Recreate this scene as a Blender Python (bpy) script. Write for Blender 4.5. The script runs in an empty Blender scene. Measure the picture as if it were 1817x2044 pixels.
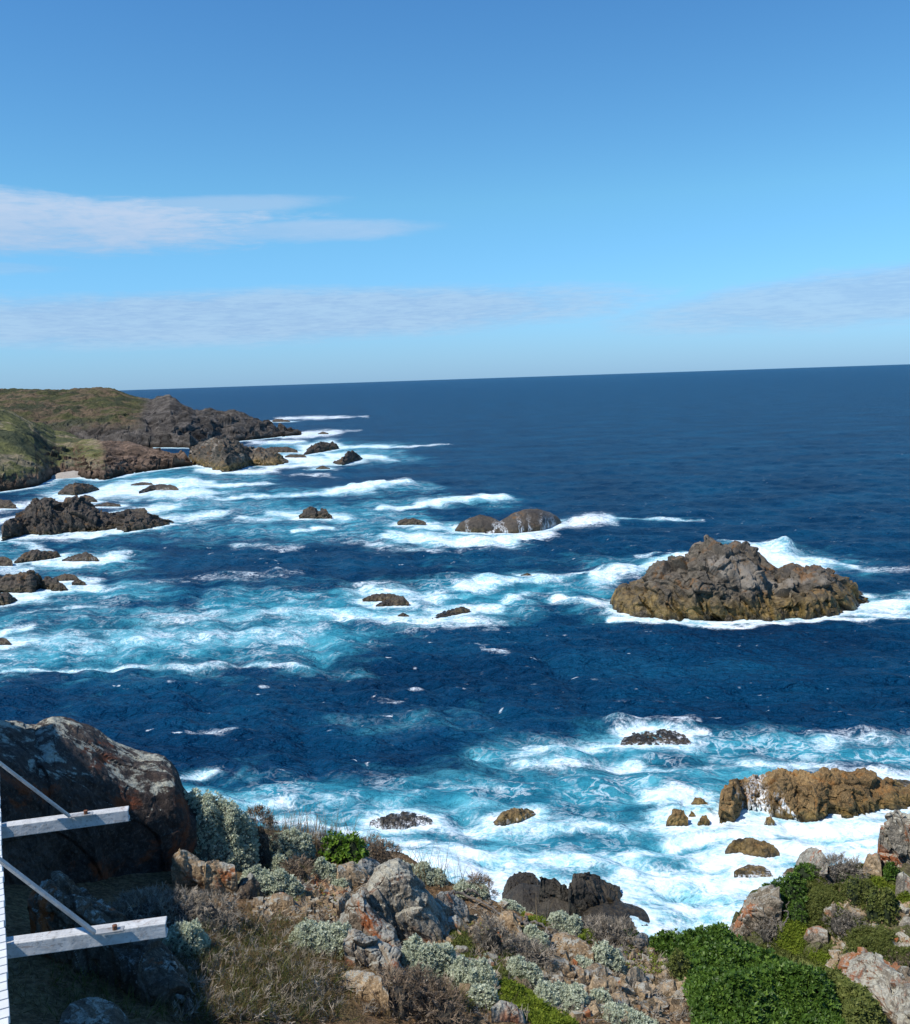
import bpy, math, random
import numpy as np
from mathutils import Matrix, Vector
rng = np.random.default_rng(7)
random.seed(7)
COL = bpy.context.scene.collection
PI = math.pi

# ------------------------------------------------------------------ camera
H = 25.0
CAM = np.array([0.0, 0.0, H])
F = 1893.0                      # focal length in units of the 1817 x 2044 picture
PITCH, ROLL = 8.0, 1.90
Rm = Matrix.Rotation(math.radians(90 - PITCH), 3, 'X') @ Matrix.Rotation(math.radians(-ROLL), 3, 'Z')
RM = np.array(Rm)

def ray(x, y):
    x = np.asarray(x, float); y = np.asarray(y, float)
    d = np.stack([(x - 908.5) / F, -(y - 1022) / F, -np.ones_like(x)], -1)
    return d @ RM.T

def sea(x, y, z=0.0):
    d = ray(x, y)
    dz = np.minimum(d[..., 2], -0.004)
    return CAM + d * ((z - H) / dz)[..., None]

K = {1: (0, 719.3, .5), 2: (908.5, 946.4, .5), 3: (0, 1400.7, .3646), 4: (473.2, 1552, .3646),
     5: (946.4, 1646.8, .2344), 6: (1277.7, 1514.3, .2969), 0: (0, 0, 1)}
def k(n, pts):
    p = np.array(pts, float); ox, oy, s = K[n]
    return p * s + np.array([ox, oy])

# ------------------------------------------------------------------ noise
def _h(ix, iy, iz, seed):
    with np.errstate(over='ignore'):
        n = (ix.astype(np.int64) * 374761393 + iy.astype(np.int64) * 668265263 + iz.astype(np.int64) * 2147483647 + seed * 1274126177) & 0xffffffff
        n = ((n ^ (n >> 13)) * 1274126177) & 0xffffffff
        n = ((n ^ (n >> 15)) * 2246822519) & 0xffffffff
        n = n ^ (n >> 16)
    return n.astype(np.float64) / 4294967296.0

def vnoise(p, seed=0):
    i = np.floor(p); f = p - i; f = f * f * (3 - 2 * f)
    x, y = i[..., 0], i[..., 1]
    if p.shape[-1] == 2:
        z = np.zeros_like(x)
        a = _h(x, y, z, seed); b = _h(x + 1, y, z, seed); c = _h(x, y + 1, z, seed); d = _h(x + 1, y + 1, z, seed)
        u, v = f[..., 0], f[..., 1]
        return (a * (1 - u) + b * u) * (1 - v) + (c * (1 - u) + d * u) * v
    z = i[..., 2]; u, v, w = f[..., 0], f[..., 1], f[..., 2]
    def pl(zz):
        a = _h(x, y, zz, seed); b = _h(x + 1, y, zz, seed); c = _h(x, y + 1, zz, seed); d = _h(x + 1, y + 1, zz, seed)
        return (a * (1 - u) + b * u) * (1 - v) + (c * (1 - u) + d * u) * v
    return pl(z) * (1 - w) + pl(z + 1) * w

def fbm(p, oct=4, seed=0, gain=.5):
    s = 0; a = 1; t = 0
    for o in range(oct):
        s = s + a * vnoise(p * (2 ** o) + 17.3 * o, seed + o); t += a; a *= gain
    return s / t * 2 - 1

def cells(p, seed=0):
    """broken-block displacement: every cell is a tilted facet with a crack round it"""
    i = np.floor(p)
    f1 = np.full(p.shape[0], 9e9); f2 = np.full(p.shape[0], 9e9); val = np.zeros(p.shape[0])
    for dx in (-1, 0, 1):
        for dy in (-1, 0, 1):
            for dz in (-1, 0, 1):
                c = i + np.array([dx, dy, dz])
                r0 = _h(c[:, 0], c[:, 1], c[:, 2], seed); r1 = _h(c[:, 0], c[:, 1], c[:, 2], seed + 1); r2 = _h(c[:, 0], c[:, 1], c[:, 2], seed + 2)
                q = p - c - np.stack([r0, r1, r2], -1)
                d = (q * q).sum(-1)
                v = (r2 - .5) * 1.5 + q[:, 0] * (r0 - .5) * 2.6 + q[:, 1] * (r1 - .5) * 2.6 + q[:, 2] * ((r0 + r1) % 1 - .5) * 2.6
                m = d < f1
                f2 = np.where(m, f1, np.minimum(f2, d)); f1 = np.where(m, d, f1); val = np.where(m, v, val)
    e = np.sqrt(f2) - np.sqrt(f1)
    return val - .30 * np.exp(-e * 16), e

# ------------------------------------------------------------------ mesh plumbing
def mesh(name, V, Q, mat, parent=None, origin=None, smooth=False, attrs=None, matidx=None):
    V = np.ascontiguousarray(V, dtype=np.float32); Q = np.ascontiguousarray(Q, dtype=np.int32)
    org = np.zeros(3) if origin is None else np.asarray(origin, float)
    me = bpy.data.meshes.new(name)
    n = Q.shape[1]
    me.vertices.add(len(V)); me.vertices.foreach_set('co', (V - org.astype(np.float32)).ravel())
    me.loops.add(Q.size); me.loops.foreach_set('vertex_index', Q.ravel())
    me.polygons.add(len(Q)); me.polygons.foreach_set('loop_start', np.arange(0, Q.size, n, dtype=np.int32))
    me.polygons.foreach_set('use_smooth', np.full(len(Q), smooth))
    for m in (mat if isinstance(mat, (list, tuple)) else [mat]): me.materials.append(m)
    if matidx is not None: me.polygons.foreach_set('material_index', np.ascontiguousarray(matidx, dtype=np.int32))
    me.update(calc_edges=True)
    for kk, a in (attrs or {}).items():
        at = me.attributes.new(kk, 'FLOAT', 'POINT'); at.data.foreach_set('value', np.ascontiguousarray(a, dtype=np.float32).ravel())
    ob = bpy.data.objects.new(name, me); COL.objects.link(ob); ob.location = org
    if parent: ob.parent = parent
    return ob

def tag(o, label=None, cat=None, group=None, kind=None):
    if label: o['label'] = label
    if cat: o['category'] = cat
    if group: o['group'] = group
    if kind: o['kind'] = kind
    return o

def gridq(nu, nv):
    a = np.arange(nu * nv).reshape(nu, nv)
    return np.stack([a[:-1, :-1], a[1:, :-1], a[1:, 1:], a[:-1, 1:]], -1).reshape(-1, 4)

# ------------------------------------------------------------------ node helpers
class NT:
    def __init__(s, mat_or_world):
        s.t = mat_or_world.node_tree; s.n = s.t.nodes; s.l = s.t.links
    def add(s, typ, ins=None, **props):
        nd = s.n.new(typ)
        for a, b in props.items(): setattr(nd, a, b)
        for a, b in (ins or {}).items(): s.put(nd.inputs[a], b)
        return nd
    def put(s, sock, v):
        if isinstance(v, bpy.types.NodeSocket): s.l.new(v, sock)
        elif isinstance(v, bpy.types.Node): s.l.new(v.outputs[0], sock)
        else:
            if sock.type == 'RGBA' and len(v) == 3: v = (*v, 1)
            sock.default_value = v
    def m(s, op, a, b=0.0, c=None, clamp=False):
        nd = s.add('ShaderNodeMath', operation=op, use_clamp=clamp); s.put(nd.inputs[0], a); s.put(nd.inputs[1], b)
        if c is not None: s.put(nd.inputs[2], c)
        return nd.outputs[0]
    def mr(s, v, a, b, c=0.0, d=1.0, smooth=True):
        nd = s.add('ShaderNodeMapRange', interpolation_type='SMOOTHSTEP' if smooth else 'LINEAR')
        for i, x in enumerate((v, a, b, c, d)): s.put(nd.inputs[i], x)
        return nd.outputs[0]
    def mix(s, f, a, b, bt='MIX'):
        nd = s.add('ShaderNodeMix', data_type='RGBA', blend_type=bt)
        s.put(nd.inputs[0], f); s.put(nd.inputs[6], a); s.put(nd.inputs[7], b)
        return nd.outputs[2]
    def noise(s, vec, scale, detail=4, rough=.55, dist=0.0):
        nd = s.add('ShaderNodeTexNoise', {'Vector': vec, 'Scale': scale, 'Detail': detail, 'Roughness': rough, 'Distortion': dist})
        return nd.outputs[0]
    def scl(s, vec, v, rot=(0, 0, 0)):
        nd = s.add('ShaderNodeMapping', {'Vector': vec, 'Scale': v, 'Rotation': rot}); return nd.outputs[0]
    def ramp(s, f, stops):
        nd = s.add('ShaderNodeValToRGB'); s.put(nd.inputs[0], f); e = nd.color_ramp.elements
        while len(e) < len(stops): e.new(.5)
        for el, (p, c) in zip(e, stops): el.position = p; el.color = (*c, 1)
        return nd.outputs[0]

def newmat(name):
    m = bpy.data.materials.new(name); m.use_nodes = True; t = NT(m)
    b = t.n['Principled BSDF']
    return m, t, b

def rock_mat(name, cols, scale=1.0, algae=None, lichen=0.0, lichen_col=(.42, .42, .36), orange=0.0, wash=False, bump=.5, algae_cols=((.045, .034, .014), (.15, .10, .032), (.26, .175, .06)), orange_col=(.30, .085, .02), rough=.85, pale=None):
    m, t, b = newmat(name)
    g = t.add('ShaderNodeNewGeometry'); P = g.outputs['Position']
    n1 = t.noise(P, .55 * scale, 8, .62, .4)
    c = t.ramp(n1, [(.30, cols[0]), (.47, cols[1]), (.60, cols[2]), (.74, cols[1])])
    n2 = t.noise(P, 5.5 * scale, 6, .7)
    c = t.mix(t.mr(n2, .3, .7, .0, .75), c, tuple(v * .42 for v in cols[0]), 'MIX')
    nsp = t.noise(P, 24 * scale, 3, .7)
    c = t.mix(t.mr(nsp, .50, .66, 0, .45), c, tuple(min(1, v * 1.6) for v in cols[2]))
    c = t.mix(t.mr(t.noise(P, 60 * scale, 2, .6), .55, .66, 0, .45), c, tuple(v * .5 for v in cols[0]))
    sep = t.add('ShaderNodeSeparateXYZ', {0: g.outputs['Normal']})
    if pale:
        n3 = t.noise(P, .33 * scale, 5, .6)
        c = t.mix(t.mr(n3, .56, .66, 0, .8), c, pale)
    if orange:
        n4 = t.noise(P, .9 * scale, 6, .68, .8)
        c = t.mix(t.mr(n4, .60 - .12 * orange, .68 - .10 * orange, 0, .85), c, orange_col)
    if lichen:
        n5 = t.noise(P, 3.4 * scale, 9, .74, .5)
        up = t.mr(sep.outputs[2], .1, .85, -.22, .25)
        v = t.m('ADD', n5, up)
        c = t.mix(t.mr(v, .80 - .22 * lichen, .89 - .22 * lichen, 0, .85), c, t.mix(t.mr(nsp, .4, .6), lichen_col, tuple(x * .62 for x in lichen_col)))
    rg = rough
    if algae:
        pz = t.add('ShaderNodeSeparateXYZ', {0: P}).outputs[2]
        n6 = t.noise(t.scl(P, (1, 1, .35)), 1.3 * scale, 5, .6)
        zz = t.m('ADD', pz, t.m('MULTIPLY', t.m('SUBTRACT', n6, .5), -algae * 1.6))
        c = t.mix(t.mr(zz, algae * .25, algae * 1.5, 1, 0), c, t.ramp(t.noise(P, 3 * scale, 5), list(zip((.35, .52, .66), algae_cols))))
        c = t.mix(t.mr(zz, -.1, algae * .35, .85, 0), c, (.016, .013, .009))
        rg = t.mr(zz, 0, algae * 1.5, .35, rough)
    if wash:
        at = t.add('ShaderNodeAttribute', attribute_name='wash')
        ns = t.noise(t.scl(P, (5.5, 5.5, .5)), 1.8 * scale, 6, .65, .5)
        w = t.m('MULTIPLY', at.outputs['Fac'], t.mr(ns, .36, .62, 0, 1))
        w = t.mr(w, .1, .75, 0, .88)
        c = t.mix(w, c, (.82, .86, .88))
    hb = t.m('ADD', t.m('MULTIPLY', n2, .6), t.m('MULTIPLY', t.noise(P, 13 * scale, 6, .7), .4))
    bp = t.add('ShaderNodeBump', {'Height': hb, 'Strength': bump, 'Distance': .12 / scale})
    t.put(b.inputs['Base Color'], c); t.put(b.inputs['Roughness'], rg); t.put(b.inputs['Normal'], bp.outputs[0])
    b.inputs['Specular IOR Level'].default_value = .3
    return m

def leaf_mat(name, c0, c1, c2=None, rough=.6, trans=.25):
    m, t, b = newmat(name)
    at = t.add('ShaderNodeAttribute', attribute_name='tint')
    c = t.ramp(at.outputs['Fac'], [(0, c0), (.6, c1), (1, c2 or c1)])
    t.put(b.inputs['Base Color'], c); b.inputs['Roughness'].default_value = rough
    b.inputs['Specular IOR Level'].default_value = .3
    tr = t.add('ShaderNodeBsdfTranslucent', {'Color': c})
    mx = t.add('ShaderNodeMixShader', {0: trans, 1: b.outputs[0], 2: tr.outputs[0]})
    t.l.new(mx.outputs[0], t.n['Material Output'].inputs[0])
    return m

def plain(name, col, rough=.6, vary=.25, scale=8, bump=.2, metal=0, stain=0):
    m, t, b = newmat(name)
    P = t.add('ShaderNodeNewGeometry').outputs['Position']
    n = t.noise(P, scale, 6, .65)
    c = t.mix(t.mr(n, .3, .75), col, tuple(x * (1 - vary) for x in col))
    if stain:
        c = t.mix(t.mr(t.noise(t.scl(P, (1, 1, 2.5)), 16, 7, .7, .6), .56, .68, 0, stain), c, (.24, .13, .07))
        c = t.mix(t.mr(t.noise(P, 70, 4, .7), .58, .64, 0, stain), c, (.20, .19, .17))
    t.put(b.inputs['Base Color'], c); b.inputs['Roughness'].default_value = rough; b.inputs['Metallic'].default_value = metal
    bp = t.add('ShaderNodeBump', {'Height': n, 'Strength': bump, 'Distance': .01}); t.put(b.inputs['Normal'], bp.outputs[0])
    return m

M = {}
M['stack'] = rock_mat('stack_rock', [(.04, .036, .03), (.095, .08, .062), (.175, .145, .105)], .5, algae=2.3, orange=.45, orange_col=(.16, .085, .035), pale=(.24, .21, .17), wash=True, bump=.6)
M['dark'] = rock_mat('dark_sea_rock', [(.03, .027, .025), (.07, .06, .05), (.12, .095, .07)], .5, algae=.8, algae_cols=((.018, .014, .009), (.055, .04, .02), (.10, .072, .032)), orange=.35, orange_col=(.14, .08, .035), wash=True, bump=.6)
M['brown'] = rock_mat('brown_sea_rock', [(.08, .055, .025), (.22, .14, .06), (.38, .245, .105)], .8, algae=.55, orange=.6, orange_col=(.26, .13, .04), wash=True, bump=.7)
M['near_dark'] = rock_mat('dark_shore_rock', [(.024, .021, .018), (.05, .043, .034), (.085, .072, .053)], 1.2, algae=.5, algae_cols=((.014, .012, .009), (.04, .032, .02), (.075, .058, .035)), wash=True, bump=.6)
M['boulder'] = rock_mat('lichen_boulder', [(.035, .026, .021), (.065, .047, .038), (.105, .08, .064)], 1.1, lichen=.40, orange=.6, orange_col=(.20, .055, .018), lichen_col=(.50, .50, .40), bump=.8)
M['grey'] = rock_mat('grey_rock', [(.125, .10, .072), (.235, .19, .14), (.36, .30, .225)], 1.6, lichen=.6, orange=.45, bump=.7)
M['tan'] = rock_mat('tan_rock', [(.15, .10, .055), (.30, .21, .12), (.45, .34, .21)], 2.0, lichen=.35, orange=.2, bump=.6)
M['pale'] = rock_mat('pale_lichen_rock', [(.15, .13, .10), (.26, .23, .18), (.38, .345, .275)], 1.2, lichen=.6, lichen_col=(.50, .48, .38), orange=.6, bump=.7)
M['shaded_grey'] = rock_mat('shade_darkened_grey_rock', [(.05, .036, .024), (.10, .074, .05), (.165, .125, .088)], 1.4, lichen=.22, orange=.4, bump=.7)  # grey rock with shade over the slab and bottom-left rock darkened into its colour
M['spur_red'] = rock_mat('reddish_lichen_rock', [(.12, .095, .065), (.23, .185, .13), (.32, .275, .205)], .9, lichen=.4, orange=.8, orange_col=(.33, .13, .05), bump=.6)

# ------------------------------------------------------------------ foreground ground shape
EDGE = np.array([(-400, 1625), (-100, 1640), (380, 1640), (520, 1652), (640, 1662), (740, 1690), (800, 1712), (900, 1768), (1000, 1812), (1100, 1850),
                 (1290, 1878), (1450, 1905), (1600, 1935), (1700, 1955), (1817, 1985), (2100, 2010)], float)
def plane_hit(x, y, a, bx, by):   # z = a + bx x + by y
    d = ray(x, y); tt = (a - H) / (d[:, 2] - bx * d[:, 0] - by * d[:, 1])
    return CAM + d * tt[:, None]
_e = plane_hit(EDGE[:, 0], EDGE[:, 1], 21.95, -.25, -.307)
EA, EY = _e[:, 0] / _e[:, 1], _e[:, 1]
SEDGE = np.array([(1440, 1885), (1462, 1862), (1500, 1795), (1600, 1738), (1740, 1716), (1830, 1712), (2000, 1700), (2300, 1690)], float)
_s = plane_hit(SEDGE[:, 0], SEDGE[:, 1], 8.4 - .28 * 28 - .28 * 9, .28, .28)
SA, SY = _s[:, 0] / _s[:, 1], _s[:, 1]

def ground(x, y):
    x = np.asarray(x, float); y = np.asarray(y, float)
    a = x / np.maximum(y, .5)
    p2 = np.stack([x, y], -1)
    z = 21.95 - .307 * y - .25 * np.clip(x, -9, 40)
    z = z + fbm(p2 * .45, 4, 3) * .22 + fbm(p2 * 2.2, 4, 5) * .06
    ye = np.interp(a, EA, EY) + fbm(p2 * .6, 3, 9) * .25
    o = np.maximum(y - ye, 0)
    z = z - o * (.9 + .5 * np.clip(o, 0, 2)) + fbm(p2 * .5, 4, 12) * np.clip(o * .3, 0, 1.0)
    return np.maximum(z, -2.5)

def spur(x, y):
    x = np.asarray(x, float); y = np.asarray(y, float)
    a = x / np.maximum(y, .5)
    p2 = np.stack([x, y], -1)
    z = 8.4 + .28 * (y - 28) + .28 * (x - 9)
    z = z + fbm(p2 * .4, 4, 23) * .45 + fbm(p2 * 1.6, 4, 25) * .12
    o = np.maximum(y - (np.interp(a, SA, SY) + fbm(p2 * .5, 3, 29) * .3), 0)
    l = np.maximum(8.1 - x + fbm(p2 * .4, 3, 31) * .5, 0)
    z = z - o * (1.0 + .6 * np.clip(o, 0, 2)) - l * 2.2
    return np.maximum(z, -2.5)

_TS = .06; _tx = np.arange(-16, 32, _TS); _ty = np.arange(-1, 44, _TS)
_TX, _TY = np.meshgrid(_tx, _ty, indexing='ij'); _TZ = np.maximum(ground(_TX, _TY), spur(_TX, _TY))
def land(x, y):
    u = np.clip((np.asarray(x, float) + 16) / _TS, 0, len(_tx) - 1.001); v = np.clip((np.asarray(y, float) + 1) / _TS, 0, len(_ty) - 1.001)
    i = u.astype(int); j = v.astype(int); u = u - i; v = v - j
    return (_TZ[i, j] * (1 - u) + _TZ[i + 1, j] * u) * (1 - v) + (_TZ[i, j + 1] * (1 - u) + _TZ[i + 1, j + 1] * u) * v

def hit(x, y):
    """first point of the land met by the sight line through picture point x, y"""
    x = np.atleast_1d(np.asarray(x, float)); y = np.atleast_1d(np.asarray(y, float))
    d = ray(x, y); d = d / np.linalg.norm(d, axis=1)[:, None]
    res = CAM + d * 60; idx = np.arange(len(x))
    for t in np.arange(2.5, 60, .06):
        p = CAM + d[idx] * t
        m = p[:, 2] <= np.maximum(land(p[:, 0], p[:, 1]), 0)
        if m.any():
            res[idx[m]] = p[m]; idx = idx[~m]
            if not len(idx): break
    return res

# ------------------------------------------------------------------ rocks from an outline with a real depth
SEA_FOOT = []       # footprints for the foam round sea rocks
def loft(name, label, kk, top, front, depth, mat='dark', base='sea', e=1.0, eb=None, nu=None, nv=None, rough=1.0, blk=None, seed=1,
         cat='rock', group=None, kind=None, wash=0, shrink=0.0, tilt=.5, foam=1.0, fine=1.0, power=.5, dist=None, block=1.0):
    top = k(kk, top); front = k(kk, front)
    x = np.linspace(top[0, 0], top[-1, 0], 33)
    W = top[-1, 0] - top[0, 0]
    def base_pt(xx):
        fy = np.interp(xx, front[:, 0], front[:, 1])
        ty = np.interp(xx, top[:, 0], top[:, 1])
        fy = np.maximum(fy, ty + 1.0)
        if base == 'sea': return sea(xx, fy), ty
        b = hit(xx, fy); hb = np.linalg.norm(b[:, :2], axis=1)
        q = dist or np.quantile(hb, .3); hb = np.clip(hb, q * .93, q * 1.12)
        hb = np.polyval(np.polyfit(xx - xx.mean(), hb, 1), xx - xx.mean())
        dd = ray(xx, fy); return CAM + dd * (hb / np.linalg.norm(dd[:, :2], axis=1))[:, None], ty
    B, _ = base_pt(x)
    wid = np.linalg.norm((B[-1] - B[0])[:2])
    d0 = np.median(np.linalg.norm(B[:, :2], axis=1))
    px = d0 / F * 2.0                            # one render pixel on the rock, metres
    if nu is None: nu = int(np.clip(wid / px * 1.1, 24, 420))
    x = np.linspace(top[0, 0], top[-1, 0], nu)
    B, ty = base_pt(x)
    s = np.linspace(0, 1, nu)
    D = depth * wid * .5 * (np.sin(PI * np.clip(s, .004, .996)) ** power) + .01 * wid
    d = ray(x, ty); hd = np.linalg.norm(d[:, :2], axis=1); bd = np.linalg.norm(B[:, :2], axis=1)
    R = CAM + d * ((bd + D) / hd)[:, None]
    dirh = d[:, :2] / hd[:, None]
    zr = np.maximum(R[:, 2] - B[:, 2], .02 * wid * (np.sin(PI * s) ** .5) + .01)
    Hh = np.percentile(zr, 85)
    if nv is None: nv = int(np.clip((np.median(D) * 2 + Hh * 2) / px * .9, 20, 300))
    eb = e if eb is None else eb
    ph = np.linspace(-.12, 1, 900) * PI / 2; pc = np.clip(ph, 0, PI / 2)
    hf = 1 - np.clip(np.cos(pc), 0, 1) ** e; vf = np.where(ph < 0, ph * 1.2, np.sin(pc) ** e)
    pb = np.linspace(1, -.05, 900)[1:] * PI / 2; pc = np.clip(pb, 0, PI / 2)
    hb = 1 + np.clip(np.cos(pc), 0, 1) ** eb; vb = np.where(pb < 0, pb * 2, np.sin(pc) ** eb)
    def even(h, v, n):
        a = np.concatenate([[0], np.cumsum(np.hypot(np.diff(h) * np.median(D), np.diff(v) * Hh))]); t_ = np.linspace(0, a[-1], n)
        return np.interp(t_, a, h), np.interp(t_, a, v)
    nf = int(nv * .66); hf, vf = even(hf, vf, nf); hb, vb = even(np.r_[1, hb], np.r_[1, vb], nv - nf + 1); hb, vb = hb[1:], vb[1:]
    hh = np.concatenate([hf, hb]); vv = np.concatenate([vf, vb])
    extra = np.where(vv < 0, vv * .5 * Hh, 0)
    P = np.zeros((nu, nv, 3))
    P[..., :2] = B[:, None, :2] + dirh[:, None, :] * (D[:, None, None] * hh[None, :, None])
    P[..., 2] = B[:, 2][:, None] + zr[:, None] * np.clip(vv, 0, 9)[None] + extra[None]
    du = np.gradient(P, axis=0); dv = np.gradient(P, axis=1)
    N = np.cross(du, dv); L = np.linalg.norm(N, axis=-1, keepdims=True); N = N / np.maximum(L, 1e-9)
    if N[nu // 2, nf // 2, 1] > 0: N = -N
    Q = P.reshape(-1, 3); Nn = N.reshape(-1, 3)
    S = blk or max(Hh * .55, wid * .10)
    ca, sa = math.cos(tilt), math.sin(tilt)
    RT = np.array([[ca, 0, sa], [0, 1, 0], [-sa, 0, ca]])
    q = Q @ RT.T
    q = q + .35 * S * np.stack([fbm(Q / S * .8 + 5, 2, seed), fbm(Q / S * .8 + 9, 2, seed + 3), fbm(Q / S * .8, 2, seed + 5)], -1)
    c1, e1 = cells(q / S * np.array([2.0, 1.5, .85]), seed)
    c2, e2 = cells(q / S * np.array([6.0, 4.2, 2.6]) + .25 * c1[:, None], seed + 7)
    rdg = 1 - 2 * np.abs(fbm(q / S * np.array([2.4, 2.0, 1.1]), 5, seed + 21, .6))
    dsp = .155 * S * c1 * block + .062 * S * c2 * block + .10 * S * (rdg - .5) + .10 * S * fbm(Q / S * .9, 4, seed + 11) + fine * .05 * S * fbm(Q / S * 6, 4, seed + 13)
    dg = dsp.reshape(nu, nv)
    for _ in range(1): dg[1:-1, 1:-1] = (dg[1:-1, 1:-1] * 2 + dg[:-2, 1:-1] + dg[2:, 1:-1] + dg[1:-1, :-2] + dg[1:-1, 2:]) / 6
    dsp = dg.ravel()
    hi = .35 + .65 * np.clip(np.tile(np.sin(PI * s)[:, None] ** .5, (1, nv)).ravel(), 0, 1)
    Q = Q + Nn * (dsp * rough * hi - shrink * S)[:, None] * np.array([1, 1, .8])
    cen = B[nu // 2] + np.array([*(dirh[nu // 2] * D[nu // 2]), 0])
    if base == 'sea': cen[2] = 0
    attrs = None
    if base == 'sea':
        w = np.zeros(len(Q))
        if wash:
            xs = np.tile(s[:, None], (1, nv)).ravel() + .07 * fbm(Q / S * 1.3, 3, seed + 31) + .05 * (Q[:, 2] / Hh - .5)
            if isinstance(wash, (list, tuple)):
                for (u0, u1, st) in wash:
                    w = np.maximum(w, st * np.exp(-((xs - (u0 + u1) / 2) / ((u1 - u0) / 2 + 1e-6)) ** 4))
                w *= np.clip(1.1 - Q[:, 2] / (Hh * (1.05 if mat == 'brown' else 1.3)), 0, 1)
            else:
                w = wash * (.6 + .8 * fbm(Q / S * 1.1, 3, seed + 40)) * np.clip(1.2 - Q[:, 2] / Hh, .2, 1)
        attrs = {'wash': np.clip(w, 0, 1)}
        SEA_FOOT.append((B[::max(1, nu // 12), :2], (B[::max(1, nu // 12), :2] + dirh[::max(1, nu // 12)] * (2 * D[::max(1, nu // 12), None])), foam, bd.mean()))
    ob = mesh(name, Q, gridq(nu, nv), M[mat], origin=cen, attrs=attrs)
    if kind: tag(ob, kind=kind)
    else: tag(ob, label, cat, group)
    return ob


# ================================================================== SEA ROCKS
SR = 'rocks standing in the surf'
loft('sea_stack', 'large dark craggy sea stack with two humps standing in open blue water', 2,
     [(626,525),(632,490),(645,462),(668,445),(700,448),(760,425),(800,378),(850,350),(900,332),(935,318),(958,284),(1010,276),(1060,284),(1100,292),(1150,290),(1200,306),(1228,345),(1260,385),(1288,405),(1312,395),(1338,365),(1362,370),(1382,386),(1430,372),(1480,380),(1510,398),(1545,428),(1590,445),(1604,485),(1642,505)],
     [(626,545),(700,566),(780,575),(1000,592),(1250,585),(1500,568),(1580,545),(1642,512)], .55, 'stack', e=1.0, nu=520, nv=330, rough=1.0, blk=4.3, seed=3, tilt=.45, power=.4, block=1.0, fine=1.3)
loft('low_rock', 'smaller left dome of the wet twin rocks with water streaming between', 2,
     [(0,222),(20,195),(60,175),(100,162),(150,172),(180,190),(200,205)], [(0,228),(60,234),(200,234)], .6, 'dark', wash=[(.2,.3,.6),(.75,1,.62)], rough=.35, seed=5, group=SR)
loft('low_rock', 'smooth rounded dome rock with white water running down its face', 2,
     [(120,228),(165,202),(200,180),(230,158),(280,143),(330,140),(380,153),(410,170),(426,190)], [(120,236),(250,237),(350,226),(426,198)], .6, 'dark', wash=[(0,.1,.62),(.18,.25,.62),(.42,.50,.62),(.55,.6,.6),(.68,.95,.62)], rough=.25, seed=6, group=SR)
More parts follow.
